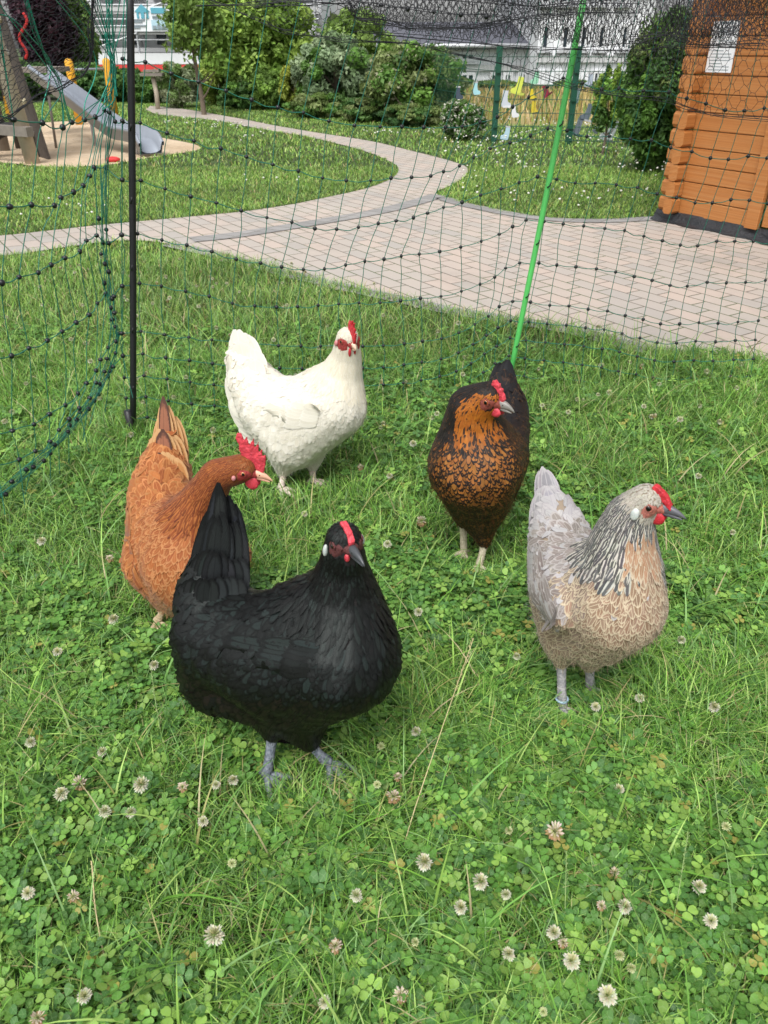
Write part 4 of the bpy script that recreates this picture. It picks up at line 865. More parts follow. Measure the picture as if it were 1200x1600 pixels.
# far daisies / clover dots in the lawns beyond the path: too many to count
x, y = scatter(3200, 5.5, 14.5, .6, .5); k = ~inpoly(x, y, PATH) & ~inpoly(x, y, SAND) & (noise2(x, y, 1.4, 31) > np.where(x > .6, .55, .78)); x, y = x[k], y[k]
V0, F0 = ico(1, 1); n = len(x); s = rng.uniform(.006, .013, n) * (.6 + y * .05); z = rng.uniform(.07, .13, n)
V = (V0[None] * s[:, None, None] * [1, 1, .7] + np.stack([x, y, z], -1)[:, None]).reshape(-1, 3); Fc = (F0[None] + (np.arange(n) * len(V0))[:, None, None]).reshape(-1, 3)
o = npmesh('lawn_flowers', V, Fc, simple('white lawn flowers', (.75, .74, .66), .8, .1, 9, 0)); o['kind'] = 'stuff'; tag(o, 'white flower dots scattered through the far lawn', 'flowers')
# grass stems with seed heads
M_STRAW = simple('straw stem', (.50, .42, .22), .6, .25, 60, .1); M_GSTEM = simple('green seed stem', (.24, .34, .12), .6, .25, 60, .1)
def stem(pts, r, mat, label, head=0.0, group=None):
    t = empty('grass_stem', tuple(pts[0]), label, 'grass stem', group); p = catmull(pts, 5); V, Fc = tube(p, np.linspace(r, r * .5, len(p)), 5); npmesh('stalk', V, Fc, mat, t, smooth=True)
    if head:
        b = MB(); L = np.linalg.norm(np.diff(p, axis=0), axis=1).sum(); n = int(head * L / .0035); k0 = len(p) - 1
        cum = np.concatenate([[0], np.cumsum(np.linalg.norm(np.diff(p, axis=0), axis=1))])
        for i in range(n):
            s = L * (1 - head) + i * head * L / n; q = np.array([np.interp(s, cum, p[:, j]) for j in range(3)]); d = unit(p[-1] - p[-4]); sd = unit(np.cross(d, [random.uniform(-1, 1), random.uniform(-1, 1), random.uniform(-1, 1)]))
            e = q + unit(d * 1.2 + sd) * .006; m_ = (q + e) / 2; x = unit(np.cross(d, sd)) * .0011; b.add([q, m_ + x, e, m_ - x, m_ + sd * .001], [(0, 1, 2, 4), (0, 4, 2, 3)])
        b.build('seed_head', mat, t)
    return t
def gz(px, py, z): return G(px, py, z)
stem([gz(615, 1392, .0), gz(640, 1290, .05), gz(690, 1140, .13), gz(740, 997, .19)], .0011, M_STRAW, 'long pale dry grass stem leaning between the black and silver hens', .25)
stem([gz(225, 1580, .0), gz(180, 1548, .02), gz(152, 1440, .05), (gz(143, 1345, .09))], .0016, M_STRAW, 'bent straw coloured grass stem with seed head at the lower left', .3)
stem([gz(1190, 1240, .01), gz(1150, 1214, .03), gz(1100, 1220, .05)], .0012, M_STRAW, 'short dry grass stem lying near the right edge', .6)
for i, (x0, y0, x1, y1, zz) in enumerate([(505, 905, 515, 655, .1), (270, 1230, 235, 1040, .1), (1040, 1500, 1075, 1300, .12), (700, 1600, 600, 1420, .1), (1150, 1440, 1110, 1150, .12), (30, 1090, 70, 920, .1), (640, 560, 600, 500, .2), (760, 1010, 800, 900, .1), (1100, 830, 1060, 700, .14), (120, 760, 155, 660, .2), (880, 560, 895, 500, .2), (1035, 600, 1075, 545, .2), (995, 580, 1040, 520, .2), (880, 1500, 885, 1330, .1), (560, 1080, 640, 990, .07), (450, 690, 470, 600, .2)]):
    stem([gz(x0, y0, 0), gz((x0 + x1) / 2 + random.uniform(-8, 8), (y0 + y1) / 2, zz * .5), gz(x1, y1, zz)], .0009, M_GSTEM, 'thin green grass stem with a seed head above the lawn', .35, 'seeding grass stems')
# broad plantain / dock leaves
def broad(px, py, L, w, ang, tilt, label, colr=(.10, .24, .03)):
    b = MB(); o = gz(px, py, .02); d = np.array([math.cos(ang), math.sin(ang), tilt]); d = unit(d); x = unit(np.cross(d, [0, 0, 1])); n = np.cross(x, d); V = []
    for i, t in enumerate(np.linspace(0, 1, 8)):
        ww = w * math.sin(math.pi * min(1, t * .93 + .05)) ** .8 / 2; c = o + d * L * t - np.array([0, 0, 1]) * .25 * L * t * t
        V += [c - x * ww + n * ww * .35, c, c + x * ww + n * ww * .35]
    b.add(V, [(i * 3 + j, i * 3 + j + 1, i * 3 + j + 4, i * 3 + j + 3) for i in range(7) for j in (0, 1)]); o = b.build('broad_leaf', None, None, smooth=True)
    o.data.materials.append(simple('broad leaf green', colr, .45, .2, 30, .2)); tag(o, label, 'leaf')
broad(845, 700, .07, .035, 1.5, .9, 'broad upright green leaf behind the golden breasted hen')
broad(960, 1290, .03, .022, 1.2, .6, 'pale square tipped leaf in the clover at right', (.24, .36, .12))
broad(925, 1325, .055, .022, .2, .4, 'long dark plantain leaf lying in the clover at right', (.06, .17, .03))
broad(735, 1335, .045, .024, 2.4, .5, 'wide dark leaf right of the long dry stem', (.05, .15, .02))
broad(215, 1525, .035, .03, .3, .5, 'broad yellow green leaf near the lower left stem', (.14, .24, .05))
# ------------------------------------------------------------------ netting
A_ = G(208, 688); B_ = G(792, 610); C_ = np.array([2.6, B_[1] - .02, 0])
def onA(px, py): return onplane(px, py, A_, B_)
def onB(px, py): return onplane(px, py, B_, C_)
ROWS = [
 ([192,227,267,310,353,393,434,474,514,554,594,628,662,696,722,750,777,801,826,855,880], [92,97,115,128,142,156,168,176,189,196,198,198,199,199,198,191,183,167,152,136,122],
  [910,940,967,1005,1045,1073,1103,1133,1163,1194,1226,1258,1290], [130,140,138,142,144,154,162,172,173,169,170,172,172]),
 ([192,219,261,303,345,385,426,466,504,541,579,611,643,673,693,718,740,766,797,829,856], [190,192,208,220,232,245,257,267,278,282,282,278,277,275,268,259,246,232,223,212,201],
  [886,917,952,985,1018,1048,1081,1110,1138,1169,1198,1228,1260], [204,213,213,217,219,231,237,247,249,244,247,250,250]),
 ([190,220,258,298,338,377,417,456,492,526,560,591,619,646,668,693,722,751,783,811,840], [282,282,295,307,317,329,340,347,357,358,355,349,345,340,333,324,316,305,295,285,276],
  [870,899,930,963,996,1027,1057,1086,1113,1142,1171,1200,1230], [280,286,286,289,293,303,309,317,317,312,313,318,320]),
 ([190,215,253,292,331,369,407,440,474,507,540,570,600,627,655,687,720,752,780,801,822], [367,365,375,383,393,405,411,417,421,420,414,408,405,400,397,393,386,377,366,354,344],
  [850,880,912,945,976,1006,1035,1063,1090,1120,1148,1177,1207], [346,350,353,357,360,369,376,383,384,377,377,377,380]),
 ([191,218,252,290,327,363,398,432,465,497,529,561,594,626,657,689,721,750,773,790,812], [447,443,447,455,463,474,478,480,479,477,475,473,473,470,466,463,455,444,433,419,411],
  [842,870,900,932,962,991,1019,1047,1074,1105,1135,1165,1196], [411,414,417,420,425,432,438,446,447,441,442,441,438]),
 ([191,220,257,295,331,366,401,435,470,501,535,567,599,632,660,690,717,742,763,780,801], [521,518,523,527,531,535,538,540,541,541,541,541,540,537,533,529,520,507,494,479,471],
  [829,859,889,919,949,977,1005,1032,1062,1092,1122,1153,1185], [472,477,478,483,486,493,499,506,506,504,505,503,501]),
 ([192,223,259,296,332,367,402,437,472,503,536,567,599,631,659,689,716,739,760,778,798], [556,553,559,563,568,571,573,575,576,576,576,575,574,570,566,561,551,538,524,512,501],
  [826,855,885,915,944,972,1000,1027,1057,1087,1118,1149,1180], [503,506,508,512,515,521,528,535,536,533,534,532,531]),
 ([194,225,261,297,334,368,402,437,472,504,536,567,599,630,658,687,713,736,757,776,797], [590,587,592,597,601,604,605,606,606,605,604,603,601,598,594,588,580,568,553,541,528],
  [822,852,882,912,941,968,996,1023,1053,1084,1114,1146,1177], [532,535,538,541,545,550,557,563,565,563,564,562,561]),
 ([197,228,263,299,335,369,403,437,472,504,536,567,599,629,657,686,711,734,755,774,795], [622,620,626,631,634,636,637,637,636,635,633,631,628,625,621,615,607,596,582,568,556],
  [820,850,880,910,940,966,994,1020,1050,1080,1110,1142,1173], [560,563,566,570,574,580,585,590,592,590,590,588,588]),
 ([200,230,265,301,336,370,404,438,472,504,536,567,599,629,657,685,709,732,753,773,794], [652,652,657,662,665,666,666,665,663,661,659,656,653,650,645,639,631,621,608,596,585],
  [819,849,879,908,938,964,991,1017,1047,1077,1107,1139,1170], [588,590,592,595,598,603,608,612,613,612,612,610,610])]
def clampz(p): p = np.array(p); p[2] = max(p[2], .004); return p
gridA = [[clampz(onA(x, y)) for x, y in zip(r[0], r[1])] for r in ROWS]
gridB = [[clampz(onB(x, y)) for x, y in zip(r[2], r[3])] for r in ROWS]
jig = lambda s: np.array([random.gauss(0, s), random.gauss(0, s), random.gauss(0, s)])
def strand_rows(grid):
    out = []
    for r in grid:
        p = []
        for a, b in zip(r[:-1], r[1:]): p += [a, (a + b) / 2 + jig(.0022) + [0, 0, -.003]]
        out.append(catmull(p + [r[-1]], 3))
    return out
def strand_cols(grid, topf=None):
    out = []
    for j in range(len(grid[0])):
        c = [r[j] for r in grid]; p = [] if topf is None else [topf(j)]
        for a, b in zip(c[:-1], c[1:]): p += [a, (a * .6 + b * .4) + jig(.0028)]
        out.append(catmull(p + [c[-1]], 3))
    return out
full = [a + b for a, b in zip(gridA, gridB)]; NA = len(gridA[0])
def topfull(j):
    x, y = (ROWS[0][0] + ROWS[0][2])[j], (ROWS[0][1] + ROWS[0][3])[j]
    f = onA if j < NA else onB; lean = np.interp(x, [190, 300, 430, 600, 900, 1200], [4, 10, 40, 60, 45, 40])
    return f(x + lean, y - 190)
net = empty('poultry_net', A_, 'green poultry net with black knots strung between the black post and the green post', 'netting', 'poultry netting')
V, Fc = tubes(strand_rows(full), .0012, 4); o = npmesh('cross_strings', V, Fc, MAT['string'], net, smooth=True)
V, Fc = tubes(strand_cols(full, topfull), .0011, 4); o = npmesh('upright_strings', V, Fc, MAT['string'], net, smooth=True)
def knots(name, pts, r, parent):
    V0, F0 = ico(1, 2); n = len(pts); V = []; 
    for p in pts:
        A = rng.uniform(.8, 1.15, 3) * r; V.append(V0 * A + p)
    o = npmesh(name, np.concatenate(V), (F0[None] + (np.arange(n) * len(V0))[:, None, None]).reshape(-1, 3), MAT['knot'], parent, smooth=True); o['kind'] = 'stuff'
    b = []
    return o
knots('knots', [p for r in full for p in r], .0059, net)
# left run of net coming towards the viewer from the black post
def PL(px, py): 
    d = np.interp(px, [-60, 0, 60, 120, 165, 200], [1.62, 1.68, 1.8, 2.0, 2.2, A_[1]]); return clampz(P(px, py, d))
LR = [
 ([-40,-5,21,66,98,112,132,149,163,171,180,191], [176,179,187,192,199,191,187,183,172,176,190,189]),
 ([-50,-20,15,49,85,95,115,130,140,147,165,191], [312,318,323,320,321,309,300,290,275,262,262,281]),
 ([-55,-28,3,30,60,80,101,125,135,151,170,190], [455,448,442,433,426,414,403,393,376,368,380,367]),
 ([-40,-8,18,45,74,97,119,139,152,165,178,191], [566,560,556,544,532,518,504,492,474,459,463,447]),
 ([-45,-12,19,53,77,102,122,135,150,157,169,190], [682,678,673,663,647,633,615,599,579,562,543,521]),
 ([-35,-5,30,55,78,92,108,124,140,156,172,192], [742,728,718,705,690,672,655,638,622,600,580,556])]
gl = [[PL(x, y) for x, y in zip(*r)] for r in LR]
def topl(j):
    x = LR[0][0][j]; T = [(-60, -30), (-8, -30), (-5, 40), (30, -20), (38, -20), (75, -20), (120, -20), (145, -10), (190, -15), (178, -15), (150, -20), (200, -30)][j]
    return PL(*T)
lnet = empty('poultry_net', PL(60, 700), 'slack left run of green poultry net with large black knots bulging towards the viewer', 'netting', 'poultry netting')
V, Fc = tubes(strand_rows(gl), .0014, 5); npmesh('cross_strings', V, Fc, MAT['string'], lnet, smooth=True)
cols = []
BUN = lambda s: PL(*s)
for j in range(len(LR[0][0])):
    c = [r[j] for r in gl]; p = [topl(j)]
    x0 = LR[0][0][j]
    if 100 < x0 < 190: p += [PL(np.interp(x0, [112, 190], [150, 182]) + random.uniform(-8, 8), 60), PL(176 + random.uniform(-4, 5), 100), PL(170 + random.uniform(-5, 6), 140)]
    elif 50 < x0 <= 100: p += [PL(55 + random.uniform(-4, 4), 50), PL(78 + random.uniform(-4, 4), 100), PL(96 + random.uniform(-3, 3), 140)]
    for a, b in zip(c[:-1], c[1:]): p += [a, a * .6 + b * .4 + jig(.004)]
    cols.append(catmull(p + [c[-1], clampz(c[-1] + np.array([random.uniform(-.05, .02), -.03, -.12]))], 3))
V, Fc = tubes(cols, .0011, 5); npmesh('upright_strings', V, Fc, MAT['string'], lnet, smooth=True)
# bright gathered strings near the post and the rolled lower edge
loose = []
main_ = [(168, -10), (173, 60), (176, 110), (172, 170), (166, 230), (163, 300), (165, 380), (168, 440), (176, 490), (180, 530), (172, 570), (155, 610), (128, 645), (95, 685), (50, 728), (0, 770), (-50, 800)]
for i in range(9):
    ph = random.uniform(0, 6); q = []
    for k, (x, y) in enumerate(main_):
        w = 9 if 2 < k < 15 else 14; q.append(PL(x + w * .55 * math.sin(ph + k * .55 + i) + random.uniform(-2.5, 2.5), y) + jig(.004))
    loose.append(catmull(q, 4))
V, Fc = tubes(loose, .00095, 5); npmesh('gathered_strings', V, Fc, MAT['string'], lnet, smooth=True)
br = []
for pp in ([(-5, 0), (10, 22), (40, 60), (70, 100), (88, 130), (98, 165), (100, 200)], [(38, -10), (50, 25), (62, 60), (72, 90), (92, 120), (99, 150), (111, 190)], [(-10, 20), (20, 30), (50, 60), (78, 95), (76, 130), (67, 165), (66, 190)], [(78, -10), (105, 20), (135, 60), (150, 95), (147, 125), (133, 160), (131, 188)], [(120, -10), (145, 30), (165, 70), (176, 110), (180, 150), (170, 175)], [(150, -10), (160, 30), (172, 80), (172, 120), (160, 150), (150, 182)], [(195, -10), (192, 30), (182, 70), (172, 110), (165, 150), (160, 170)], [(140, -10), (158, 40), (176, 95), (181, 140), (176, 160), (160, 172)], [(0, 40), (6, 90), (14, 140), (21, 186)], [(178, -10), (168, 20), (165, 60), (178, 110), (183, 150)], [(42, -5), (54, 35), (66, 75), (80, 105), (95, 130), (100, 160), (108, 188)]):
    br.append(catmull([PL(*q) for q in pp], 5))
V, Fc = tubes(br, .0012, 5); npmesh('tie_strings', V, Fc, MAT['string_bright'], lnet, smooth=True)
kp = [p for r in gl for p in r] + [loose[i % 9][int(k)] for i, k in enumerate(np.linspace(22, 60, 34))]
knots('knots', kp, .0068, lnet)
# posts
def post(name, pa, pb, r, mat, label, spike=True):
    t = empty(name, tuple(pa), label, 'post', None); b = MB(); pa = np.array(pa); pb = np.array(pb)
    p = [pa * (1 - k) + pb * k + np.array([.004 * math.sin(k * 3), 0, 0]) for k in np.linspace(0, 1, 9)]
    b.tube(p, r, 12); b.build('pole', mat, t, smooth=True)
    c = MB(); c.tube([pa + [0, 0, .10], pa + [0, 0, .03], pa + [0, 0, -.0]], [r * 1.25, r * 1.25, r * .9], 12); c.build('foot_sleeve', MAT['black_plastic'], t, smooth=True)
    s = MB(); s.tube([pa + [.02, 0, .02], pa + [-.03, 0, .018]], .003, 8); s.build('step_peg', simple('zinc peg', (.4, .4, .4), .4, .2, 40, 0, .8), t, smooth=True)
    for j, k in enumerate((.14, .28, .42, .56, .70)):
        q = pa * (1 - k) + pb * k; h = MB(); h.tube([q + [0, -r, -.008], q + [r * .6, -r * 1.9, -.002], q + [r * .9, -r * 1.9, .008]], .0022, 6); h.build('net_hook', MAT['black_plastic'], t, smooth=True)
    return t
post('net_post', A_, onA(207, -40) + [0, 0, .05], .0095, MAT['black_plastic'], 'black plastic post holding the net behind the ginger hen')
post('net_post', B_, onplane(919, -40, B_, B_ + np.array([1., -.03, 0])), .0092, MAT['post_green'], 'bright green leaning post holding the net behind the golden breasted hen')
# ------------------------------------------------------------------ black bird netting draped over the top
def drape(name, corners, nu, nv, depthf, amp, seed, parent, r=.0007, sag=0, diamond=True):
    """a diamond mesh of fine twine filling a four sided pixel region; corners: top edge and bottom edge polylines"""
    top, bot = [np.array(c, float) for c in corners]; q = random.Random(seed)
    def pt(u, v):
        a = np.array([np.interp(u, np.linspace(0, 1, len(top)), top[:, i]) for i in (0, 1)]); b = np.array([np.interp(u, np.linspace(0, 1, len(bot)), bot[:, i]) for i in (0, 1)])
        p = a * (1 - v) + b * v; w = amp * (math.sin(u * 23 + v * 5 + seed) + math.sin(u * 9 - v * 7 + seed * 2)) 
        return P(p[0], p[1], depthf(p[0], p[1]) + w)
    paths = []
    g = {}
    for i in range(nu + 1):
        for j in range(nv + 1): g[i, j] = pt(i / nu, j / nv) + jig(.0022)
    for i in range(nu + 1):       # zigzag pairs give hexagonal meshes
        if diamond:
            paths.append(np.array([g[min(nu, max(0, i + (j % 2 if i % 2 == 0 else -(j % 2))))if False else i, j] + (g[min(nu, i + 1), j] - g[i, j]) * (.42 if (j + i) % 2 else -.08) for j in range(nv + 1)]))
    if diamond:
        for j in range(nv + 1):
            for i in range(nu):
                if (i + j) % 2 == 0:
                    a = g[i, j] + (g[min(nu, i + 1), j] - g[i, j]) * (.42 if (j + i) % 2 else -.08); k = i - 1
                    if k >= 0: b = g[k, j] + (g[k + 1, j] - g[k, j]) * (.42 if (j + k) % 2 else -.08); paths.append(np.array([b, a]))
    V, Fc = tubes(paths, r, 3); return npmesh(name, V, Fc, MAT['birdnet'], parent)
zt = lambda x, y: np.interp(x, [0, 600, 1200], [2.35, 2.42, 2.45])
bn = empty('bird_net', P(700, 20, 2.3), 'black fine mesh bird net sagging across the top of the run', 'netting', 'bird netting')
bot = [(300, -12), (345, 8), (400, 30), (450, 50), (500, 58), (545, 63), (600, 67), (660, 70), (700, 78), (740, 90), (790, 105), (850, 122), (900, 138), (970, 150), (1040, 156), (1075, 172), (1130, 181), (1210, 186), (1290, 190)]
top = [(300 + i * (990 / 18), -45) for i in range(19)]
drape('net_sheet', (top, bot), 112, 18, lambda x, y: zt(x, y) - .03, .02, 1, bn)
bot2 = [(520, 5), (600, 30), (680, 46), (760, 52), (840, 58), (900, 66), (960, 76), (1040, 92), (1100, 60), (1160, 55), (1290, 60)]
top2 = [(520 + i * 77, -60) for i in range(11)]
drape('net_sheet', (top2, bot2), 120, 16, lambda x, y: zt(x, y) - .10, .03, 2, bn)
bot3 = [(760, 20), (820, 40), (880, 64), (940, 90), (1000, 110), (1060, 128), (1120, 70), (1180, 62), (1290, 66)]
drape('net_sheet', ([(760 + i * 66, -60) for i in range(9)], bot3), 90, 20, lambda x, y: zt(x, y) + .06, .03, 3, bn)
drape('net_sheet', ([(1050 + i * 30, -60) for i in range(9)], [(1050, 60), (1090, 74), (1130, 70), (1160, 78), (1200, 74), (1230, 80), (1290, 80), (1300, 84), (1310, 90)]), 60, 26, lambda x, y: zt(x, y) - .16, .03, 4, bn)
for k_ in range(3): drape('net_sheet', ([(540 + i * 75, -70 - 8 * k_) for i in range(11)], [(540, 14), (600, 34 + 6 * k_), (680, 48 + 5 * k_), (760, 56 + 4 * k_), (840, 62 - 6 * k_), (900, 66), (960, 70 + 6 * k_), (1040, 66), (1100, 58 + 5 * k_), (1160, 54), (1290, 58)]), 150, 16, lambda x, y, k_=k_: zt(x, y) - .06 + .05 * k_, .03, 11 + k_, bn)
# gathered edges and cords
cords = []
def cord(pts, dd, k=1, sp=.004):
    for i in range(k): cords.append(catmull([P(x, y, zt(x, y) + dd) + jig(sp) for x, y in pts], 5))
cord(bot, -.03, 3, .004)
cord([(400, 8), (450, 4), (520, 2), (545, 8), (553, 22), (600, 30), (640, 42), (700, 44), (760, 40), (830, 25), (900, 20)], -.08, 4, .006)
cord([(555, 0), (595, 8), (637, 14), (678, 18), (720, 23), (760, 26), (830, 30), (900, 22), (1000, 18)], -.10, 2, .003)
cord([(545, 0), (553, 14), (556, 28), (600, 38), (650, 42), (730, 44), (800, 30)], -.09, 5, .006)
cord([(560, 55), (700, 66), (840, 72), (1000, 74), (1060, 76), (1200, 74)], -.0, 3, .008)
cord([(640, -8), (700, -2), (760, 4), (830, 10), (900, 4), (1000, -6)], -.05, 3, .006)
cord([(980, 70), (1040, 62), (1100, 58), (1200, 60)], -.12, 4, .012)
cord([(310, 8), (360, 4), (420, 6), (470, 2), (540, -2)], -.08, 3, .004)
V, Fc = tubes(cords, .0008, 4); npmesh('edge_cord', V, Fc, MAT['birdnet'], bn)
knots('knots', [P(x, y, zt(x, y) - .10) for x, y in ((595, 8), (637, 14), (678, 18), (720, 23), (760, 26))], .006, bn)
bl_ = empty('bird_net', P(60, 60, 1.7), 'black fine mesh bird net hanging in a loop at the upper left', 'netting', 'bird netting')
dl = lambda x, y: np.interp(x, [-60, 0, 145], [1.55, 1.6, 1.85])
drape('net_sheet', ([(-70, -40), (-20, -40), (30, -40), (80, -40), (120, -40), (150, -40)], [(-70, 225), (-20, 200), (10, 182), (60, 148), (110, 132), (146, 100)]), 26, 60, dl, .008, 5, bl_, r=.0006)
cords = []
for i in range(4): cords.append(catmull([P(x, y, dl(x, y) - .01) + jig(.003) for x, y in ((-70, 225), (-20, 203), (10, 184), (35, 165), (60, 150), (90, 140), (115, 130), (135, 112), (144, 85), (143, 50), (146, 10), (148, -30))], 5))
for i in range(5): cords.append(catmull([P(x + random.uniform(-5, 5), y, dl(x, y) - .01) + jig(.003) for x, y in ((142, 100), (143, 70), (140, 40), (145, 10), (146, -30))], 5))
V, Fc = tubes(cords, .0008, 4); npmesh('edge_cord', V, Fc, MAT['birdnet'], bl_)
# ------------------------------------------------------------------ trees, shrubs
M_FOL = attrmat('tree foliage', 'col', .55, .30, .3)
def foliage(name, centre, rad, n, leaf, cols, parent, nclump=40, seed=1, shape=1.0, flowers=None, hollow=.35, long=1.6):
    q = np.random.default_rng(seed); rad = np.array(rad, float); n = int(n * 1.7); leaf = leaf * .74
    nclump = int(nclump * 1.8); d = q.normal(size=(nclump, 3)); d /= np.linalg.norm(d, axis=1)[:, None]; rr = (hollow + (1 - hollow) * q.random(nclump)) ** .5
    cc = d * rr[:, None] * .88; cs = q.uniform(.10, .30, nclump)
    i = q.integers(0, nclump, n); e = q.normal(size=(n, 3)); e /= np.linalg.norm(e, axis=1)[:, None]
    p = cc[i] + e * (cs[i] * (.35 + .65 * q.random(n) ** .5))[:, None]
    k = p[:, 2] > -.98; p = p[k]; e = e[k]; i = i[k]; n = len(p)
    P3 = np.array(centre) + p * rad; P3[:, 2] = np.maximum(P3[:, 2], .03)
    nd = e + q.normal(0, .7, (n, 3)) + [0, 0, .3]; nd /= np.linalg.norm(nd, axis=1)[:, None]
    a = np.cross(nd, q.normal(size=(n, 3))); a /= np.linalg.norm(a, axis=1)[:, None]; b = np.cross(nd, a)
    s = leaf * q.uniform(.6, 1.3, n)[:, None]
    V = np.stack([P3 - a * s * long / 2, P3 + b * s * .42 - nd * s * .1, P3 + a * s * long / 2, P3 - b * s * .42 - nd * s * .1], 1).reshape(-1, 3)
    cols = np.array(cols); cl = cols[q.integers(0, len(cols), nclump)] * q.uniform(.7, 1.25, (nclump, 1)); c = cl[i] * q.uniform(.75, 1.25, (n, 1))
    if flowers:
        m = (q.random(n) < flowers[0]) & (np.linalg.norm(p, axis=1) > .55); c[m] = np.array(flowers[1]) * q.uniform(.85, 1.1, (m.sum(), 1))
    return npmesh(name, V, np.arange(4 * n).reshape(-1, 4), M_FOL, parent, attrs={'col': np.repeat(c, 4, 0)})
def limbs(base, h, r, n, spread, seed, lean=(0, 0)):
    q = random.Random(seed); ps, rs_ = [], []
    tr = [np.array(base, float) + [lean[0] * t + .02 * h * math.sin(t * 5 + seed), lean[1] * t, h * t] for t in np.linspace(0, 1, 8)]
    ps.append(np.array(tr)); rs_.append(np.linspace(r, r * .25, 8))
    for k in range(n):
        t = q.uniform(.25, .95); s = tr[int(t * 7)]; a = q.uniform(0, 6.28); L = spread * q.uniform(.6, 1.1) * (1.1 - t * .5)
        e = s + np.array([math.cos(a) * L, math.sin(a) * L, L * q.uniform(.5, 1.1)]); m_ = (s + e) / 2 + [0, 0, -.08 * L]
        p = catmull([s, m_, e], 4); ps.append(p); rs_.append(np.linspace(r * .4, r * .08, len(p)))
    return tubes(ps, rs_, 6)
def plant(name, cat, label, px, py, d, wpx, toppy, n, leaf, cols, group=None, botpy=None, trunk=None, seed=1, nclump=40, flowers=None, hollow=.35, deep=1.0, nl=7):
    """a shrub or tree whose crown spans wpx pixels either side of px, from toppy down to botpy, standing at distance d"""
    c_top = P(px, toppy, d); b = P(px, py, d); gx = b[0]; base = np.array([gx, d, 0.0])
    zt_ = c_top[2]; zb = max(0.0, P(px, botpy, d)[2]) if botpy else 0.0
    rx = 1.12 * wpx * (d * CP + (H - (zt_ + zb) / 2) * SP) / F
    t = empty(name, base, label, cat, group)
    foliage('crown' if cat == 'tree' else 'foliage', (gx, d, (zt_ + zb) / 2), (rx, rx * deep, (zt_ - zb) / 2 * 1.04), n, leaf, cols, t, nclump, seed, flowers=flowers, hollow=hollow)
    hh = zb + (zt_ - zb) * .75; V, Fc = limbs(base, hh, trunk or .03, nl, rx * .7, seed); npmesh('trunk' if cat == 'tree' else 'stems', V, Fc, MAT['bark'], t, smooth=True)
    return t
G1 = [(.11, .23, .042), (.15, .29, .05), (.08, .17, .035)]; GY = [(.28, .42, .07), (.23, .36, .06), (.36, .46, .10)]; GD = [(.07, .155, .035), (.10, .20, .045), (.055, .13, .035)]
GW = [(.20, .28, .15), (.16, .24, .11), (.25, .32, .18)]; PU = [(.040, .016, .026), (.065, .025, .036), (.03, .014, .024)]; GO = [(.16, .22, .065), (.12, .18, .045), (.20, .25, .09)]
TG = 'trees and shrubs behind the playground path'
plant('tree', 'tree', 'dark purple leaved tree behind the climbing tower', 92, 170, 24, 42, -60, 9000, .13, PU, TG, 120, .14, 11, 60)
plant('tree', 'tree', 'green broadleaf tree between the purple tree and the scaffolded house', 132, 170, 25, 36, -30, 9000, .12, [(.13, .22, .05), (.10, .18, .04)], TG, 120, .12, 12, 50)
for i, (x, w, tp, dd) in enumerate([(-60, 60, 70, 21), (40, 60, 90, 20.5), (130, 45, 96, 20), (195, 40, 103, 19.5), (240, 34, 110, 19)]):
    plant('hedge_shrub', 'shrub', ['dark green hedge shrub behind the left edge of the playground', 'dark green hedge shrub behind the climbing wall', 'dark green hedge shrub behind the yellow turning bars', 'dark green hedge shrub behind the top of the black post', 'dark green hedge shrub behind the wooden perch post'][i], x, 170, dd, w, tp, 7000, .085, GD + G1[:1], 'hedge shrubs by the playground', None, .03, 20 + i, 45)
plant('shrub', 'shrub', 'variegated pale green shrub left of the young tree', 285, 175, 17.5, 34, 92, 7000, .06, [(.30, .36, .20), (.16, .26, .07), (.36, .40, .24)], TG, None, .03, 31, 40)
plant('shrub', 'shrub', 'bright yellow green shrub behind the young tree', 347, 175, 18.5, 38, 78, 7000, .07, GY, TG, None, .03, 32, 40)
plant('young_tree', 'tree', 'slender young tree with sparse light green leaves beside the far path', 317, 187, 15.6, 50, -30, 2000, .085, [(.16, .26, .05), (.20, .30, .07)], None, 95, .05, 33, 60, hollow=.2, nl=16)
plant('tree', 'tree', 'tall bright green locust tree behind the bend of the far path', 415, 180, 18, 82, -45, 17000, .10, [(.24, .38, .07), (.32, .46, .09), (.17, .29, .05)], TG, 150, .12, 34, 120, hollow=.15)
plant('shrub', 'shrub', 'low dark green shrub at the foot of the locust tree', 385, 186, 17.2, 42, 128, 6000, .06, GD + G1, TG, None, .03, 35, 40)
plant('shrub', 'shrub', 'small golden green shrub below the grey willow', 462, 196, 16, 24, 96, 5000, .055, [(.34, .38, .06), (.26, .32, .05)], TG, None, .03, 36, 30)
plant('tree', 'tree', 'grey green willow in the middle of the shrubs', 526, 200, 15.8, 62, 50, 15000, .075, GW + G1[:1], TG, 190, .08, 37, 70)
plant('shrub', 'shrub', 'wide olive green shrub along the path below the willow', 500, 206, 15.1, 50, 145, 8000, .055, GO + G1, TG, None, .03, 38, 45)
plant('shrub', 'shrub', 'low green shrub at the bend of the path', 575, 214, 14.2, 48, 150, 8000, .055, GO + GD, TG, None, .03, 39, 45)
plant('shrub', 'shrub', 'rounded hazel shrub with pale blossom left of the white building', 648, 214, 14.0, 72, 66, 17000, .065, GO + G1, TG, None, .04, 40, 75, flowers=(.07, (.45, .45, .30)))
plant('shrub', 'shrub', 'olive foliage filling the gap under the hazel shrub', 640, 220, 13.3, 50, 160, 7000, .05, GO + GD, TG, None, .03, 41, 40)
plant('flowering_shrub', 'shrub', 'small round shrub with white blossom in front of the green fence', 719, 228, 11.3, 36, 152, 7500, .035, GD + G1, None, None, .02, 42, 40, flowers=(.22, (.72, .70, .60)))
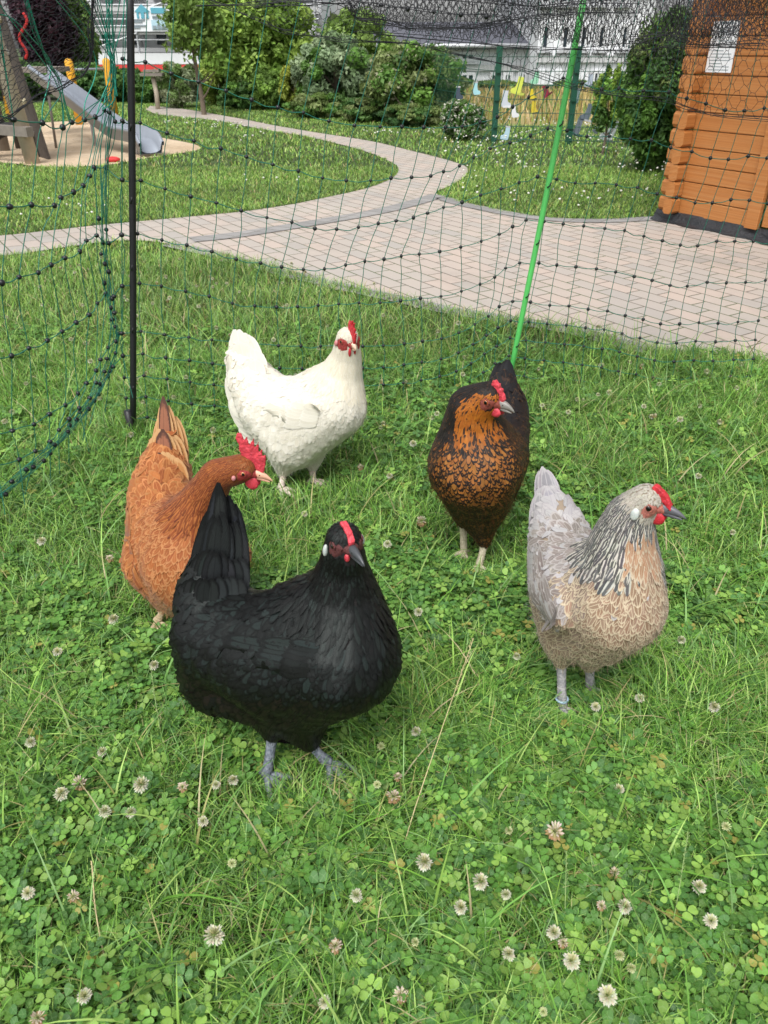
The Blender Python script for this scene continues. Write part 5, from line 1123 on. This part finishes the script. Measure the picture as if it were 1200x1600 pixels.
plant('shrub', 'shrub', 'tall dark green beech shrub beside the wooden shed', 1022, 250, 8.2, 66, 18, 26000, .042, GD + G1 + GO[:1], None, None, .05, 43, 90, hollow=.45)
plant('shrub', 'shrub', 'slim young shrub with loose leaves at the green fence', 942, 232, 9.6, 24, 100, 3000, .040, G1 + GY[:1], None, 215, .015, 44, 34, hollow=.2, nl=10)
plant('shrub', 'shrub', 'light green hazel shrub filling the gap left of the golden shrub', 428, 190, 17.0, 42, 100, 8000, .06, [(.20, .34, .06), (.15, .26, .05)], TG, None, .03, 44, 50)
plant('tree', 'tree', 'tall pale green birch behind the grey green willow', 560, 190, 20, 60, 10, 9000, .08, [(.24, .36, .09), (.18, .29, .06)], TG, 150, .07, 45, 70, hollow=.15)
plant('tree', 'tree', 'light green tree rising behind the scaffolding end and the young tree', 352, 180, 21, 50, -40, 9000, .09, [(.22, .36, .08), (.28, .42, .09)], TG, 110, .08, 46, 60, hollow=.15)
for i, (x, w, tp, dd) in enumerate([(-120, 130, 10, 50), (560, 70, 45, 42), (480, 90, 20, 46), (1060, 90, 60, 44), (1230, 110, 40, 44)]):
    plant('tree', 'tree', ['large green tree far behind the left edge of the playground', 'far green tree just left of the slate roofed house', 'far tall green tree behind the willow', 'far green tree right of the white building', 'far green tree hidden by the wooden shed'][i], x, 130, dd, w, tp, 7000, .28, G1 + GO, 'far trees behind the houses', None, .2, 50 + i, 60)
for i, (x, dd, w, tp) in enumerate([(775, 27, 30, 127), (900, 26.5, 34, 127), (985, 26, 30, 122), (690, 27, 40, 118)]):
    plant('shrub', 'shrub', ['low far bush below the white building, left of the first fence post', 'low far bush below the middle of the white building', 'low far bush below the right end of the white building', 'low far bush behind the hazel shrub'][i], x, 130, dd, w, tp, 3500, .12, G1 + GO, 'low bushes in front of the white building', None, .03, 60 + i, 30)
# ------------------------------------------------------------------ buildings
def facade(d, x0, x1, ytop, name, label, mat, depth_=9):
    a = P(x0, 100, d); b = P(x1, 100, d); zt_ = P((x0 + x1) / 2, ytop, d)[2]
    t = empty(name, ((a[0] + b[0]) / 2, d, 0), label, 'building'); m = MB(); m.box(((a[0] + b[0]) / 2, d + depth_ / 2, zt_ / 2), (b[0] - a[0], depth_, zt_)); m.build('wall', mat, t)
    return t, a[0], b[0], zt_
def window(t, d, x0, y0, x1, y1, bars=1):
    a = P(x0, y1, d); b = P(x1, y0, d); w = b[0] - a[0]; h = b[2] - a[2]; cx = (a[0] + b[0]) / 2; cz = (a[2] + b[2]) / 2
    m = MB(); s = .09
    for z in (cz - h / 2, cz + h / 2): m.box((cx, d - .03, z), (w + s, .12, s))
    for x in (cx - w / 2, cx + w / 2): m.box((x, d - .035, cz), (s, .11, h - s))
    for k in range(bars): m.box((cx - w / 2 + w * (k + 1) / (bars + 1), d - .03, cz), (s * .7, .10, h - s))
    f = m.build('window', MAT['white_frame'], t); g = MB(); g.box((cx, d - .012, cz), (w, .03, h)); g.build('pane', MAT['glass'], f)
    sl_ = MB(); sl_.box((cx, d - .09, cz - h / 2 - .09), (w + .3, .2, .06)); sl_.build('sill', MAT['scaffold'], f)
def gable(t, d, x0, x1, z0, z1, dep, over=.4, name='roof'):
    m = MB(); ridge = (z1); y0 = d - over; y1 = d + dep
    m.prism([(y0, z0), ((y0 + y1) / 2, ridge), (y1, z0), (y1, z0 - .15), (y0, z0 - .15)], ((x0 + x1) / 2, 0, 0), (0, 1, 0), (0, 0, 1), (1, 0, 0), x1 - x0 + over * 2); m.build(name, MAT['roof'], t)
    g_ = MB(); g_.tube([(x0 - over, y0 - .06, z0 - .05), (x1 + over, y0 - .06, z0 - .05)], .07, 8); g_.build('gutter', MAT['scaffold'], t, smooth=True)
h1, xa, xb, zt1 = facade(31, 600, 846, 69, 'house', 'long white two storey house with a dark slate roof behind the meadow', MAT['white_wall'])
gable(h1, 31, xa, xb, zt1, P(700, 34, 35)[2], 9)
for q in [(720, 83, 741, 94), (720, 115, 741, 130), (767, 115, 781, 126), (787, 115, 799, 130), (810, 114, 822, 131), (668, 84, 688, 95), (668, 115, 688, 130)]: window(h1, 31, *q)
m = MB(); a = P(690, 106, 30.9); b = P(846, 106, 30.9); m.box(((a[0] + b[0]) / 2, 30.95, a[2]), (b[0] - a[0], .12, .18)); m.build('string_course', MAT['grey_wall'], h1)
h2, xa, xb, zt2 = facade(29, 838, 1010, -40, 'apartment_building', 'tall white apartment block with narrow dark windows behind the green leaning post', MAT['white_wall'], 12)
m = MB(); m.box(((xa + xb) / 2, 35, zt2 + .2), (xb - xa + .8, 13, .4)); m.build('roof', MAT['roof'], h2)
for x in (845, 876, 904, 932, 968): window(h2, 29, x, 40, x + 14, 76, 0)
for x in (845, 876, 904, 932, 968): window(h2, 29, x, -30, x + 14, 5, 0)
for q in [(843, 112, 852, 131), (866, 112, 876, 132), (925, 112, 942, 133), (960, 112, 985, 133)]: window(h2, 29, *q)
m = MB(); a = P(838, 92, 28.9); b = P(1010, 92, 28.9); m.box(((a[0] + b[0]) / 2, 28.95, a[2]), (b[0] - a[0], .14, .2)); m.build('string_course', MAT['grey_wall'], h2)
h3, xa, xb, zt3 = facade(60, 560, 1100, 60, 'row_houses', 'far grey row of houses glimpsed between the trees', MAT['grey_wall'], 8)
gable(h3, 60, xa, xb, zt3, P(700, 48, 64)[2], 8)
# scaffolded house on the left
D3 = 40
h4, xa, xb, zt4 = facade(D3, 150, 505, -90, 'unfinished_house', 'grey white unfinished house behind scaffolding with a red sheet at its foot', MAT['white_wall'], 12)
for y0, y1 in ((-40, -5), (52, 72), (8, 30)):
    for x in (160, 200, 245, 290, 330, 375, 420, 465): window(h4, D3, x, y0, x + 17, y1, 0)
m = MB(); a = P(480, 70, D3); m.box(((xa + xb) / 2, D3 - .1, P(300, 34, D3)[2]), (xb - xa, .3, .5)); m.build('floor_slab', MAT['grey_wall'], h4)
sc = empty('scaffolding', (xa, D3 - 1.4, 0), 'grey tube scaffolding with plank decks in front of the unfinished house', 'scaffolding'); yf, yb = D3 - 1.8, D3 - .7
xs = np.arange(xa, xb + .1, 2.5); lv = [P(300, y, yf)[2] for y in (84, 52, 20, -12, -44)]
ps = []
for x in xs: ps += [[(x, y, 0), (x, y, lv[-1] + 1.5)] for y in (yf, yb)]
V, Fc = tubes(ps, .045, 6); npmesh('uprights', V, Fc, MAT['scaffold'], sc, smooth=True)
ps = []; dk = MB(); lat = []
for z in lv:
    for dz in (.5, 1.0): ps.append([(xa, yf, z + dz), (xb, yf, z + dz)])
    dk.box(((xa + xb) / 2, (yf + yb) / 2, z), (xb - xa, 1.0, .08)); dk.box(((xa + xb) / 2, yf + .03, z + .14), (xb - xa, .04, .16))
V, Fc = tubes(ps, .035, 6); npmesh('guard_rails', V, Fc, MAT['scaffold'], sc, smooth=True); dk.build('decks', MAT['grey_wall'], sc)
ps = []
for i in range(len(xs) - 1):
    for j, z in enumerate(lv[:-1]):
        if (i + j) % 3 == 0: ps.append([(xs[i], yf - .05, z), (xs[i + 1], yf - .05, lv[j + 1])])
gi = np.arange(xa, xb - .6, .6)
for i, x in enumerate(gi): ps.append([(x, yf - .04, lv[0] - .55 + (.5 if i % 2 else 0)), (x + .6, yf - .04, lv[0] - .55 + (0 if i % 2 else .5))])
V, Fc = tubes(ps, .03, 5); npmesh('braces', V, Fc, MAT['white_frame'], sc, smooth=True)
rb = MB(); a = P(150, 101, yf - .3); b = P(500, 112, yf - .3); rb.box(((a[0] + b[0]) / 2, yf - .3, (a[2] + b[2]) / 2), (b[0] - a[0], .06, a[2] - b[2])); rb.box(((a[0] + b[0]) / 2, yf - .3, a[2] + .22), (b[0] - a[0], .08, .40), m=1)
o = rb.build('barrier_sheet', [MAT['red_banner'], MAT['white_frame']]); tag(o, 'red and white barrier sheet along the foot of the scaffolding', 'banner')
# building site board
bd = empty('site_board', P(237, 30, yf - .6), 'white building site board with a teal house emblem and picture panels on the scaffolding', 'sign')
Y = yf - .7
def rect(name, x0, y0, x1, y1, mat, yy, th=.03, par=bd):
    a = P(x0, y1, yy); b = P(x1, y0, yy); m = MB(); m.box(((a[0] + b[0]) / 2, yy, (a[2] + b[2]) / 2), (b[0] - a[0], th, b[2] - a[2])); return m.build(name, mat, par)
pn = rect('panel', 202, 10, 264, 49, MAT['board_white'], Y, .08)
rect('heading', 236, 12, 258, 21, MAT['board_blue'], Y - .06, .03, pn); rect('picture', 238, 31, 261, 46, MAT['board_pale'], Y - .06, .03, pn)
em = MB(); c = P(222, 18, Y - .06); s = .28
em.prism([(-1.1 * s, 0), (0, .9 * s), (1.1 * s, 0), (.85 * s, 0), (.85 * s, -.85 * s), (.55 * s, -.85 * s), (.55 * s, -.1 * s), (.25 * s, -.1 * s), (.25 * s, -.85 * s), (-.25 * s, -.85 * s), (-.25 * s, -.1 * s), (-.55 * s, -.1 * s), (-.55 * s, -.85 * s), (-.85 * s, -.85 * s), (-.85 * s, 0)], c, (1, 0, 0), (0, 0, 1), (0, 1, 0), .03); em.build('house_emblem', MAT['board_blue'], pn)
tl = MB()
for yy, x1 in ((26, 258), (28, 250)): a = P(238, yy, Y - .06); b = P(x1, yy, Y - .06); tl.box(((a[0] + b[0]) / 2, Y - .06, a[2]), (b[0] - a[0], .03, .06))
for yy, x1 in ((31, 226), (34, 222), (40, 228), (43, 219)): a = P(208, yy, Y - .06); b = P(x1, yy, Y - .06); tl.box(((a[0] + b[0]) / 2, Y - .06, a[2]), (b[0] - a[0], .03, .05))
tl.build('text_lines', MAT['board_ink'], pn)
pm = MB(); 
for x0, x1, y0, y1 in ((239, 244, 40, 45), (246, 250, 38, 45), (252, 260, 41, 45)): a = P(x0, y1, Y - .09); b = P(x1, y0, Y - .09); pm.box(((a[0] + b[0]) / 2, Y - .085, (a[2] + b[2]) / 2), (b[0] - a[0], .03, b[2] - a[2]))
pm.build('picture_print', MAT['board_ink'], pn)
# ------------------------------------------------------------------ green panel fence with posts
yF = 10.85
pxs = [(771, 10.85), (888, 10.7), (1005, 10.5), (1125, 10.3)]
fp = [np.array([P(x, 225, d)[0], d, 0.0]) for x, d in pxs]; fp.insert(0, np.array([P(655, 225, 14.3)[0], 14.3, 0.0])); HF_ = 1.03
fen = empty('panel_fence', fp[1], 'green double rod mesh fence between the lawn and the straw meadow', 'fence')
for p in fp:
    m = MB(); m.box(p + [0, 0, .52], (.07, .05, 1.04)); m.box(p + [0, 0, 1.05], (.075, .055, .02)); 
    for z in (.2, .5, .8): m.box(p + [0, -.035, z], (.05, .02, .04))
    m.build('fence_post', MAT['fence_green'], fen)
ph, pv = [], []
for a, b in zip(fp[:-1], fp[1:]):
    for z in np.arange(.05, .99, .15): ph.append([a + [0, -.03, z], b + [0, -.03, z]])
    L = np.linalg.norm(b - a); n = int(L / .05)
    for i in range(1, n): c = a + (b - a) * i / n; pv.append([c + [0, -.025, .03], c + [0, -.025, .985]])
V, Fc = tubes(ph, .0040, 4); npmesh('mesh_rods', V, Fc, MAT['fence_green'], fen); V, Fc = tubes(pv, .0022, 4); npmesh('mesh_wires', V, Fc, MAT['fence_green'], fen)
# sock and boot shaped cut-outs on the fence
def boot(px, py, hpx, ang, colr, label, stripe=None, kind=0):
    d = yF - .09; c = P(px, py, d); s = hpx * depth(c) / F; a = R(ang); ux = np.array([math.cos(a), 0, math.sin(a)]); uz = np.array([-math.sin(a), 0, math.cos(a)])
    sh = [(-.18, .5), (.16, .5), (.15, .1), (.20, -.12), (.42, -.24), (.46, -.38), (.38, -.48), (-.05, -.50), (-.18, -.42), (-.20, -.1)]
    if kind: sh = [(-x, y) for x, y in sh][::-1]
    t = empty('sock_cutout', c, label, 'decoration', 'sock shaped cut-outs hung on the fence'); m = MB(); m.prism([(x * s, y * s) for x, y in sh], c, ux, uz, (0, 1, 0), .012)
    m.build('sock_shape', simple('painted card', colr, .6, .1, 25, .1), t, bevel=.001)
    st = MB(); st.prism([(x * s, y * s) for x, y in ([(-.19, .50), (.17, .50), (.165, .40), (-.195, .40)] if stripe is None else [(-.06, -.49), (.39, -.47), (.45, -.40), (.44, -.33), (-.1, -.40)])], c, ux, uz, (0, 1, 0), .016); st.build('trim', simple('trim', stripe or (.5, .5, .52), .6, .1, 20, 0), t)
    w = MB(); w.tube([c + uz * s * .48, c + uz * s * .6 + [0, .05, 0]], .003, 5); w.build('wire_tie', MAT['black_plastic'], t)
for a in [(743, 138, 18, 0, (.35, .62, .68), 'pale turquoise sock cut-out, leftmost of those on the fence'), (789, 155, 24, -4, (.55, .58, .64), 'silvery white sock cut-out just right of the left fence post', (.7, .7, .72)), (811, 134, 25, -12, (.62, .68, .10), 'large lime yellow boot cut-out', (.5, .55, .1), 1),
  (838, 120, 20, 0, (.30, .62, .42), 'mint green sock cut-out near the top of the fence', None, 1), (831, 148, 16, 10, (.66, .52, .03), 'yellow sock cut-out hanging above another yellow one', (.05, .04, .03)), (853, 142, 17, 35, (.28, .02, .05), 'dark red sock cut-out beside the green leaning post', (.1, .01, .02), 1),
  (803, 174, 18, 5, (.72, .72, .74), 'small white sock cut-out below the lime yellow boot'), (834, 168, 18, 0, (.62, .48, .04), 'yellow and black sock cut-out lower on the fence', (.05, .04, .03)), (792, 208, 20, -8, (.42, .58, .68), 'pale blue sock cut-out near the ground right of the left post', None, 1),
  (901, 150, 22, -5, (.42, .55, .58), 'pale grey blue sock cut-out beside the right fence post', None, 1), (919, 176, 25, -14, (.14, .17, .21), 'dark slate sock cut-out with pale sole, upper of the dark pair', (.5, .5, .52), 1), (903, 199, 25, -14, (.16, .19, .23), 'dark slate sock cut-out, lower of the dark pair', (.04, .04, .05), 1), (934, 202, 14, -30, (.12, .14, .16), 'small dark sock cut-out half hidden by the slim shrub', None, 1),
  (955, 205, 32, -20, (.34, .38, .38), 'large grey green sock cut-out at the foot of the slim shrub', (.12, .12, .12), 1), (716, 145, 18, 0, (.05, .07, .10), 'dark navy sock cut-out above the white flowering shrub'), (922, 125, 20, 0, (.46, .52, .62), 'pale lilac sock cut-out above the slim shrub', None, 1)]: boot(*a)
# ------------------------------------------------------------------ playground: slide, turning bars, climbing tower
def slide():
    d0, d1 = 9.6, 11.6
    T0 = P(62, 118, d1); T1 = P(182, 208, 10.0); T2 = P(208, 216, 9.7); T3 = P(226, 222, 9.55); T4 = P(236, 238, 9.42)
    cl = catmull([T0, T0 * .5 + T1 * .5, T1, T2, T3, T4], 6); t = empty('slide', (cl[-1][0], cl[-1][1], 0), 'grey steel children slide coming down into the sand pit', 'slide')
    n = len(cl); Tn = np.gradient(cl, axis=0); Tn /= np.linalg.norm(Tn, axis=1)[:, None]; S = np.cross(Tn, [0, 0, 1.]); S /= np.linalg.norm(S, axis=1)[:, None]; N = np.cross(S, Tn)
    w = .115; prof = [(-w - .03, .12), (-w, .13), (-w + .01, .02), (-w * .5, -.005), (0, -.01), (w * .5, -.005), (w - .01, .02), (w, .13), (w + .03, .12), (w + .03, .08), (w + .012, .08), (w + .01, -.02), (-w - .01, -.02), (-w - .012, .08), (-w - .03, .08)]
    V = [c + s * a + nn * b for c, s, nn in zip(cl, S, N) for a, b in prof]; k = len(prof); Fc = [(i * k + j, i * k + (j + 1) % k, (i + 1) * k + (j + 1) % k, (i + 1) * k + j) for i in range(n - 1) for j in range(k)]
    npmesh('chute', V, np.array(Fc), MAT['steel'], t, smooth=False)
    for f in (.35, .8):
        c = cl[int(f * n * .8)]; m = MB(); m.tube([c - [0, 0, .03], (c[0], c[1], 0)], .022, 8); m.build('leg', MAT['scaffold'], t, smooth=True)
slide()
bar = empty('turning_bars', G(120, 194), 'pair of yellow posts with steel turning bars in the sand', 'play equipment'); ya = G(125, 195); yb_ = G(181, 191)
pa, pb = [ya, P(103, 97, ya[1])], [yb_, P(159, 96, yb_[1])]
pc = [ya + (ya - yb_) * [1.1, 1.1, 0] + [0, .1, 0], None]; pc[1] = pc[0] + (pa[1] - pa[0])
for a, b in (pa, pb):
    m = MB(); a = np.array(a); b = np.array(b); b = np.array([a[0], a[1], b[2]]); m.tube([a, b, b + [0, 0, .035], b + [0, 0, .05]], [.062, .062, .045, .005], 14); m.build('yellow_post', MAT['yellow'], bar, smooth=True)
za = pa[1][2] - .10
m = MB(); m.tube([(ya[0], ya[1], za), (yb_[0], yb_[1], za)], .017, 8); m.build('turning_bar', MAT['steel'], bar, smooth=True)
tw = empty('climbing_tower', G(30, 245), 'weathered wooden climbing tower with a dark climbing wall and red rope at the left edge', 'play equipment')
def vpost(px, py, r, h, mat, lean=0, name='tower_post', d=None):
    a = G(px, py); m = MB(); m.tube([a, a + [lean * .5, 0, h * .5], a + [lean, 0, h]], r, 12); return m.build(name, mat, tw, smooth=True)
vpost(-30, 250, .07, 3.2, MAT['grey_wood']); vpost(52, 256, .075, 3.2, MAT['pale_wood'], -.32); vpost(8, 236, .06, 3.2, MAT['grey_wood']); vpost(33, 232, .06, 3.0, MAT['dark_wood'], -.1); vpost(-90, 256, .07, 3.2, MAT['pale_wood'])
m = MB(); m.bar(G(-60, 250) + [0, 0, .33], G(58, 258) + [0, 0, .31], .09, .09); m.build('cross_beam', MAT['grey_wood'], tw)
m = MB(); m.bar(G(-60, 236) + [0, 0, .8], G(30, 236) + [0, 0, .8], .05, .12); m.build('platform_edge', MAT['dark_wood'], tw)
q0 = G(38, 246); q1 = G(78, 250); q0 = q0 + [0, .25, 0]; wm = MB(); dx = unit(q1 - q0); lean = np.array([-.28, .15, 1.75]); wn_ = unit(np.cross(dx, lean)); L = np.linalg.norm(q1 - q0); 
for i in range(4): wm.bar(q0 + dx * L * (i + .5) / 4, q0 + dx * L * (i + .5) / 4 + lean * 1.4, L / 4 - .008, .03, up=wn_)
wm.build('climbing_wall', MAT['dark_wood'], tw, bevel=.003)
hc = [(.45, .06, .05), (.42, .42, .38), (.10, .42, .36), (.5, .45, .3), (.32, .34, .34)]
for i in range(16):
    u = .12 + .76 * ((i * .618) % 1); v = .06 + i * .085; c = q0 + dx * L * u + lean * v; c = c - wn_ * .028 * (1 if np.dot(wn_, [0, 1, 0]) > 0 else -1); V, Fc = ico(.034, 2); V = V * rng.uniform(.7, 1.25, 3) * (1 + rng.normal(0, .06, (len(V), 1))); npmesh('climbing_hold', V + c, Fc, simple('hold', hc[i % 5], .7, .1, 40, .3), tw, smooth=True)
rp = [P(36 + 6 * math.sin(i * 1.1), 20 + i * 9, 9.3) for i in range(9)]; m = MB(); m.tube(catmull(rp, 4), .014, 8); m.build('red_rope', MAT['red_rope'], tw, smooth=True)
m = MB(); m.bar(P(13, 150, 9.8), P(17, 178, 9.8), .08, .08); m.build('yellow_handle', MAT['yellow'], tw)
sb = MB(); a = P(66, 75, 11.8); sb.box(a + [-.2, .3, -.25], (.5, .9, .06))
sb.build('platform', MAT['grey_wood'], tw)
ty = empty('half_buried_tyre', G(20, 246), 'black half buried tyre under the climbing tower', 'tyre'); c = G(20, 246); rg = [c + np.array([.28 * math.cos(a), .05, .28 * math.sin(a)]) for a in np.linspace(0, math.pi, 17)]; m = MB(); m.tube(rg, .07, 12); m.build('tyre_wall', MAT['tyre'], ty, smooth=True)
for i, (x, y) in enumerate([(176, 249)]):
    m = MB(); c = G(x, y, .03); 
    V, Fc = ico(.06, 2, (1.4, .7, .5)); m.add(V + c, Fc); o = m.build('sand_toy', MAT['red_rope'], None, smooth=True); tag(o, 'small red sand toy lying in the sand below the slide', 'toy')
# loose pole of the tower
m = MB(); m.tube([G(88, 232), P(76, 150, G(88, 232)[1])], .016, 8); o = m.build('metal_pole', MAT['grey_wood'], None, smooth=True); tag(o, 'thin leaning metal pole right of the climbing wall', 'pole')
# wooden perch post
pp = empty('bird_perch', G(247, 171), 'weathered wooden post with a small board on top in front of the hedge', 'post'); a = G(247, 171); b = P(239, 120, a[1])
m = MB(); m.tube([a, (a + b) / 2 + [.02, 0, 0], b], .045, 10); m.build('stake', MAT['pale_wood'], pp, smooth=True); m = MB(); m.box(b + [0, 0, .04], (.42, .28, .05)); m.box(b + [0, 0, .10], (.3, .2, .04)); m.build('top_board', MAT['grey_wood'], pp)
# ------------------------------------------------------------------ wooden shed
def mat_shed(name, c1, c2, vert=False):
    t = NT(name); co = t.co('Generated') if False else t.co('UV'); mp = t.n('ShaderNodeMapping'); mp.inputs['Scale'].default_value = (1.5, 26, 1); t.l(co, mp.inputs[0])
    g = t.noise(2.2, 8, .65, vec=mp.outputs[0]); mp2 = t.n('ShaderNodeMapping'); mp2.inputs['Scale'].default_value = (.8, 2.2, 1); t.l(co, mp2.inputs[0]); f = t.noise(1.6, 4, vec=mp2.outputs[0])
    v = t.n('ShaderNodeTexVoronoi'); v.inputs['Scale'].default_value = 4.2; t.l(co, v.inputs['Vector']); kn = t.math('LESS_THAN', v.outputs[0], .055)
    c = t.mix(t.smooth(g, .35, .7), c1, c2); c = t.mix(t.math('MULTIPLY', t.smooth(f, .45, .75), .45), c, (.50, .27, .11)); c = t.mix(t.math('MULTIPLY', kn, .6), c, (.15, .05, .02))
    t.base(c); t.set(Roughness=.55); t.bump(g, .25, .004); return t.m
M_SHED = mat_shed('orange stained spruce', (.36, .13, .030), (.47, .195, .055)); M_END = simple('log end grain', (.50, .25, .09), .75, .25, 30, .4)
SA = G(1054, 349); SB_ = G(1200, 380); sx = unit(SB_ - SA); sn = np.array([sx[1], -sx[0], 0]); sn = sn if sn[1] < 0 else -sn; up_ = np.array([0, 0, 1.])
shed = empty('shed', SA, 'orange stained wooden log shed with overlapping corner joints at the right edge', 'shed'); PLH = .104; z0 = .07; SL = 2.9; DX0 = .64
def plank(u0, u1, z, h, off=0.0, th=.034, name='wall_plank', mat=None, par=None, dirx=None, nrm=None, org=None):
    dirx = sx if dirx is None else dirx; nrm = sn if nrm is None else nrm; org = SA if org is None else org
    m = MB(); b = .0035; prof = [(0, 0), (th / 2 - b, 0), (th / 2, b), (th / 2, h - b), (th / 2 - b, h - .001), (0, h - .001), (-th / 2, h - .001), (-th / 2, 0)]
    o = org + dirx * (u0 + u1) / 2 + up_ * z + nrm * off; m.prism([(x, y) for x, y in prof], o, nrm, up_, dirx, u1 - u0); return m
def uvplanks(o, org, dirx):
    me = o.data; l = me.uv_layers.new(name='UVMap'); vs = np.array([v.co[:] for v in me.vertices]); u = (vs - org) @ dirx; z = vs[:, 2]
    li = np.array([lp.vertex_index for lp in me.loops]); l.data.foreach_set('uv', np.stack([u[li] + np.floor(z[li] / PLH) * 3.7, z[li]], 1).astype(np.float32).ravel())
nP = 20; wall = MB()
for i in range(nP):
    z = z0 + i * PLH
    if i >= 19: m = plank(-.13, SL, z, PLH - .004); wall.add(m.v, m.f); continue
    m = plank(-.13, DX0 - .04, z, PLH - .004); wall.add(m.v, m.f); m = plank(DX0 + .86, SL, z, PLH - .004); wall.add(m.v, m.f)
o = wall.build('front_wall', M_SHED, shed); uvplanks(o, SA, sx)
# log ends of the crossing wall stick out beyond the corner
sback = -sn; bw = MB(); le = MB()
for i in range(nP):
    z = z0 + i * PLH + PLH * .0
    m = plank(.10, 2.6, z, PLH - .004, 0, .034, dirx=sback, nrm=sx, org=SA); bw.add(m.v, m.f)
o = bw.build('side_wall', M_SHED, shed); uvplanks(o, SA, sback)
for i in range(nP):
    z = z0 + i * PLH; c = SA - sx * .0 + sn * .06; s = PLH / 2
    m = MB(); prof = [(-.035, .018), (-.02, .003), (.02, .003), (.035, .018), (.035, PLH - .018), (.02, PLH - .003), (-.02, PLH - .003), (-.035, PLH - .018)]
    m.prism([(x, y) for x, y in prof], SA + sn * .065 + up_ * z, sx, up_, sn, .08); le.add(m.v, m.f)
o = le.build('corner_joints', M_SHED, shed); uvplanks(o, SA, sn)
le2 = MB()
for i in range(nP):
    z = z0 + i * PLH + .0; m = MB(); prof = [(-.036, .024), (-.018, .004), (.018, .004), (.036, .024), (.036, PLH - .024), (.018, PLH - .004), (-.018, PLH - .004), (-.036, PLH - .024)]
    m.prism(prof, SA - sx * .088 + up_ * z, sn, up_, sx, .10); le2.add(m.v, m.f)
o = le2.build('corner_joints', M_SHED, shed); uvplanks(o, SA, sx)
dr = empty('door', (0, 0, 0)) if False else None
dm = MB(); DW = .78
for i in range(8): c = SA + sx * (DX0 + .04 + DW * (i + .5) / 8) + up_ * (z0 + .95) + sn * .012; dm.box(c, (DW / 8 - .006, .03, 1.86), np.array([sx, sn, up_]))
door = dm.build('door', M_SHED, shed, bevel=.003); uvplanks(door, SA, up_)
fm = MB()
for u in (DX0 - .02, DX0 + .84): fm.box(SA + sx * u + up_ * (z0 + .97) + sn * .03, (.09, .035, 1.94), np.array([sx, sn, up_]))
fm.box(SA + sx * (DX0 + .41) + up_ * (z0 + 1.99) + sn * .032, (.96, .035, .09), np.array([sx, sn, up_])); o = fm.build('door_frame', M_SHED, shed, bevel=.003); uvplanks(o, SA, up_)
hm = MB(); hc_ = SA + sx * (DX0 + .085) + up_ * .47 + sn * .045; hm.box(hc_, (.04, .012, .13), np.array([sx, sn, up_])); hm.tube([hc_ + up_ * .03, hc_ + up_ * .03 + sn * .045, hc_ + up_ * .03 + sn * .05 + sx * .09], .008, 8); hm.build('handle', MAT['steel'], door, smooth=False)
nm2 = empty('notice_sheet', SA, 'white printed notice sheet pinned to the wooden shed', 'notice'); c = SA + sx * .135 + up_ * 1.05 + sn * .024
m = MB(); m.box(c, (.19, .004, .27), np.array([sx, sn, up_])); m.build('paper', MAT['board_white'], nm2); tm = MB()
for k in range(14): w_ = .15 * (1 if k % 4 != 3 else .6); tm.box(c + sn * .003 - up_ * (-.10 + k * .017) - sx * (.075 - w_ / 2), (w_, .001, .004), np.array([sx, sn, up_]))
tm.box(c + sn * .003 + up_ * .125, (.1, .001, .012), np.array([sx, sn, up_])); tm.build('printed_lines', MAT['board_ink'], nm2)
# black sheet under the shed
sm = MB(); n = 40; V = []
for i in range(n + 1):
    u = -.16 + (SL + .2) * i / n; w1 = .012 * math.sin(i * 1.7) + .01 * math.sin(i * .6); a = SA + sx * u
    V += [a + sn * .016 + up_ * (z0 + .01), a + sn * (.03 + w1) + up_ * .055, a + sn * (.045 - w1) + up_ * .03, a + sn * (.075 + w1 * 1.5) + up_ * .0135]
o = npmesh('base_sheet', V, np.array([(i * 4 + j, i * 4 + j + 1, i * 4 + j + 5, i * 4 + j + 4) for i in range(n) for j in range(3)]), MAT['sheet_black'], shed, smooth=True)
rf = MB(); cR = SA + sx * (SL / 2 - .1) - sn * 1.2; hr_ = z0 + nP * PLH
rf.prism([(-1.75, 0), (0, .62), (1.75, 0), (1.75, -.06), (0, .56), (-1.75, -.06)], cR + up_ * (hr_ + .05), sn, up_, sx, SL + .5); rf.build('roof', MAT['roof'], shed)
rf = MB(); rf.prism([(-1.2, 0), (0, .42), (1.2, 0)], SA + sx * .05 - sn * 1.2 + up_ * hr_, sn, up_, sx, .04); rf.build('gable', M_SHED, shed)
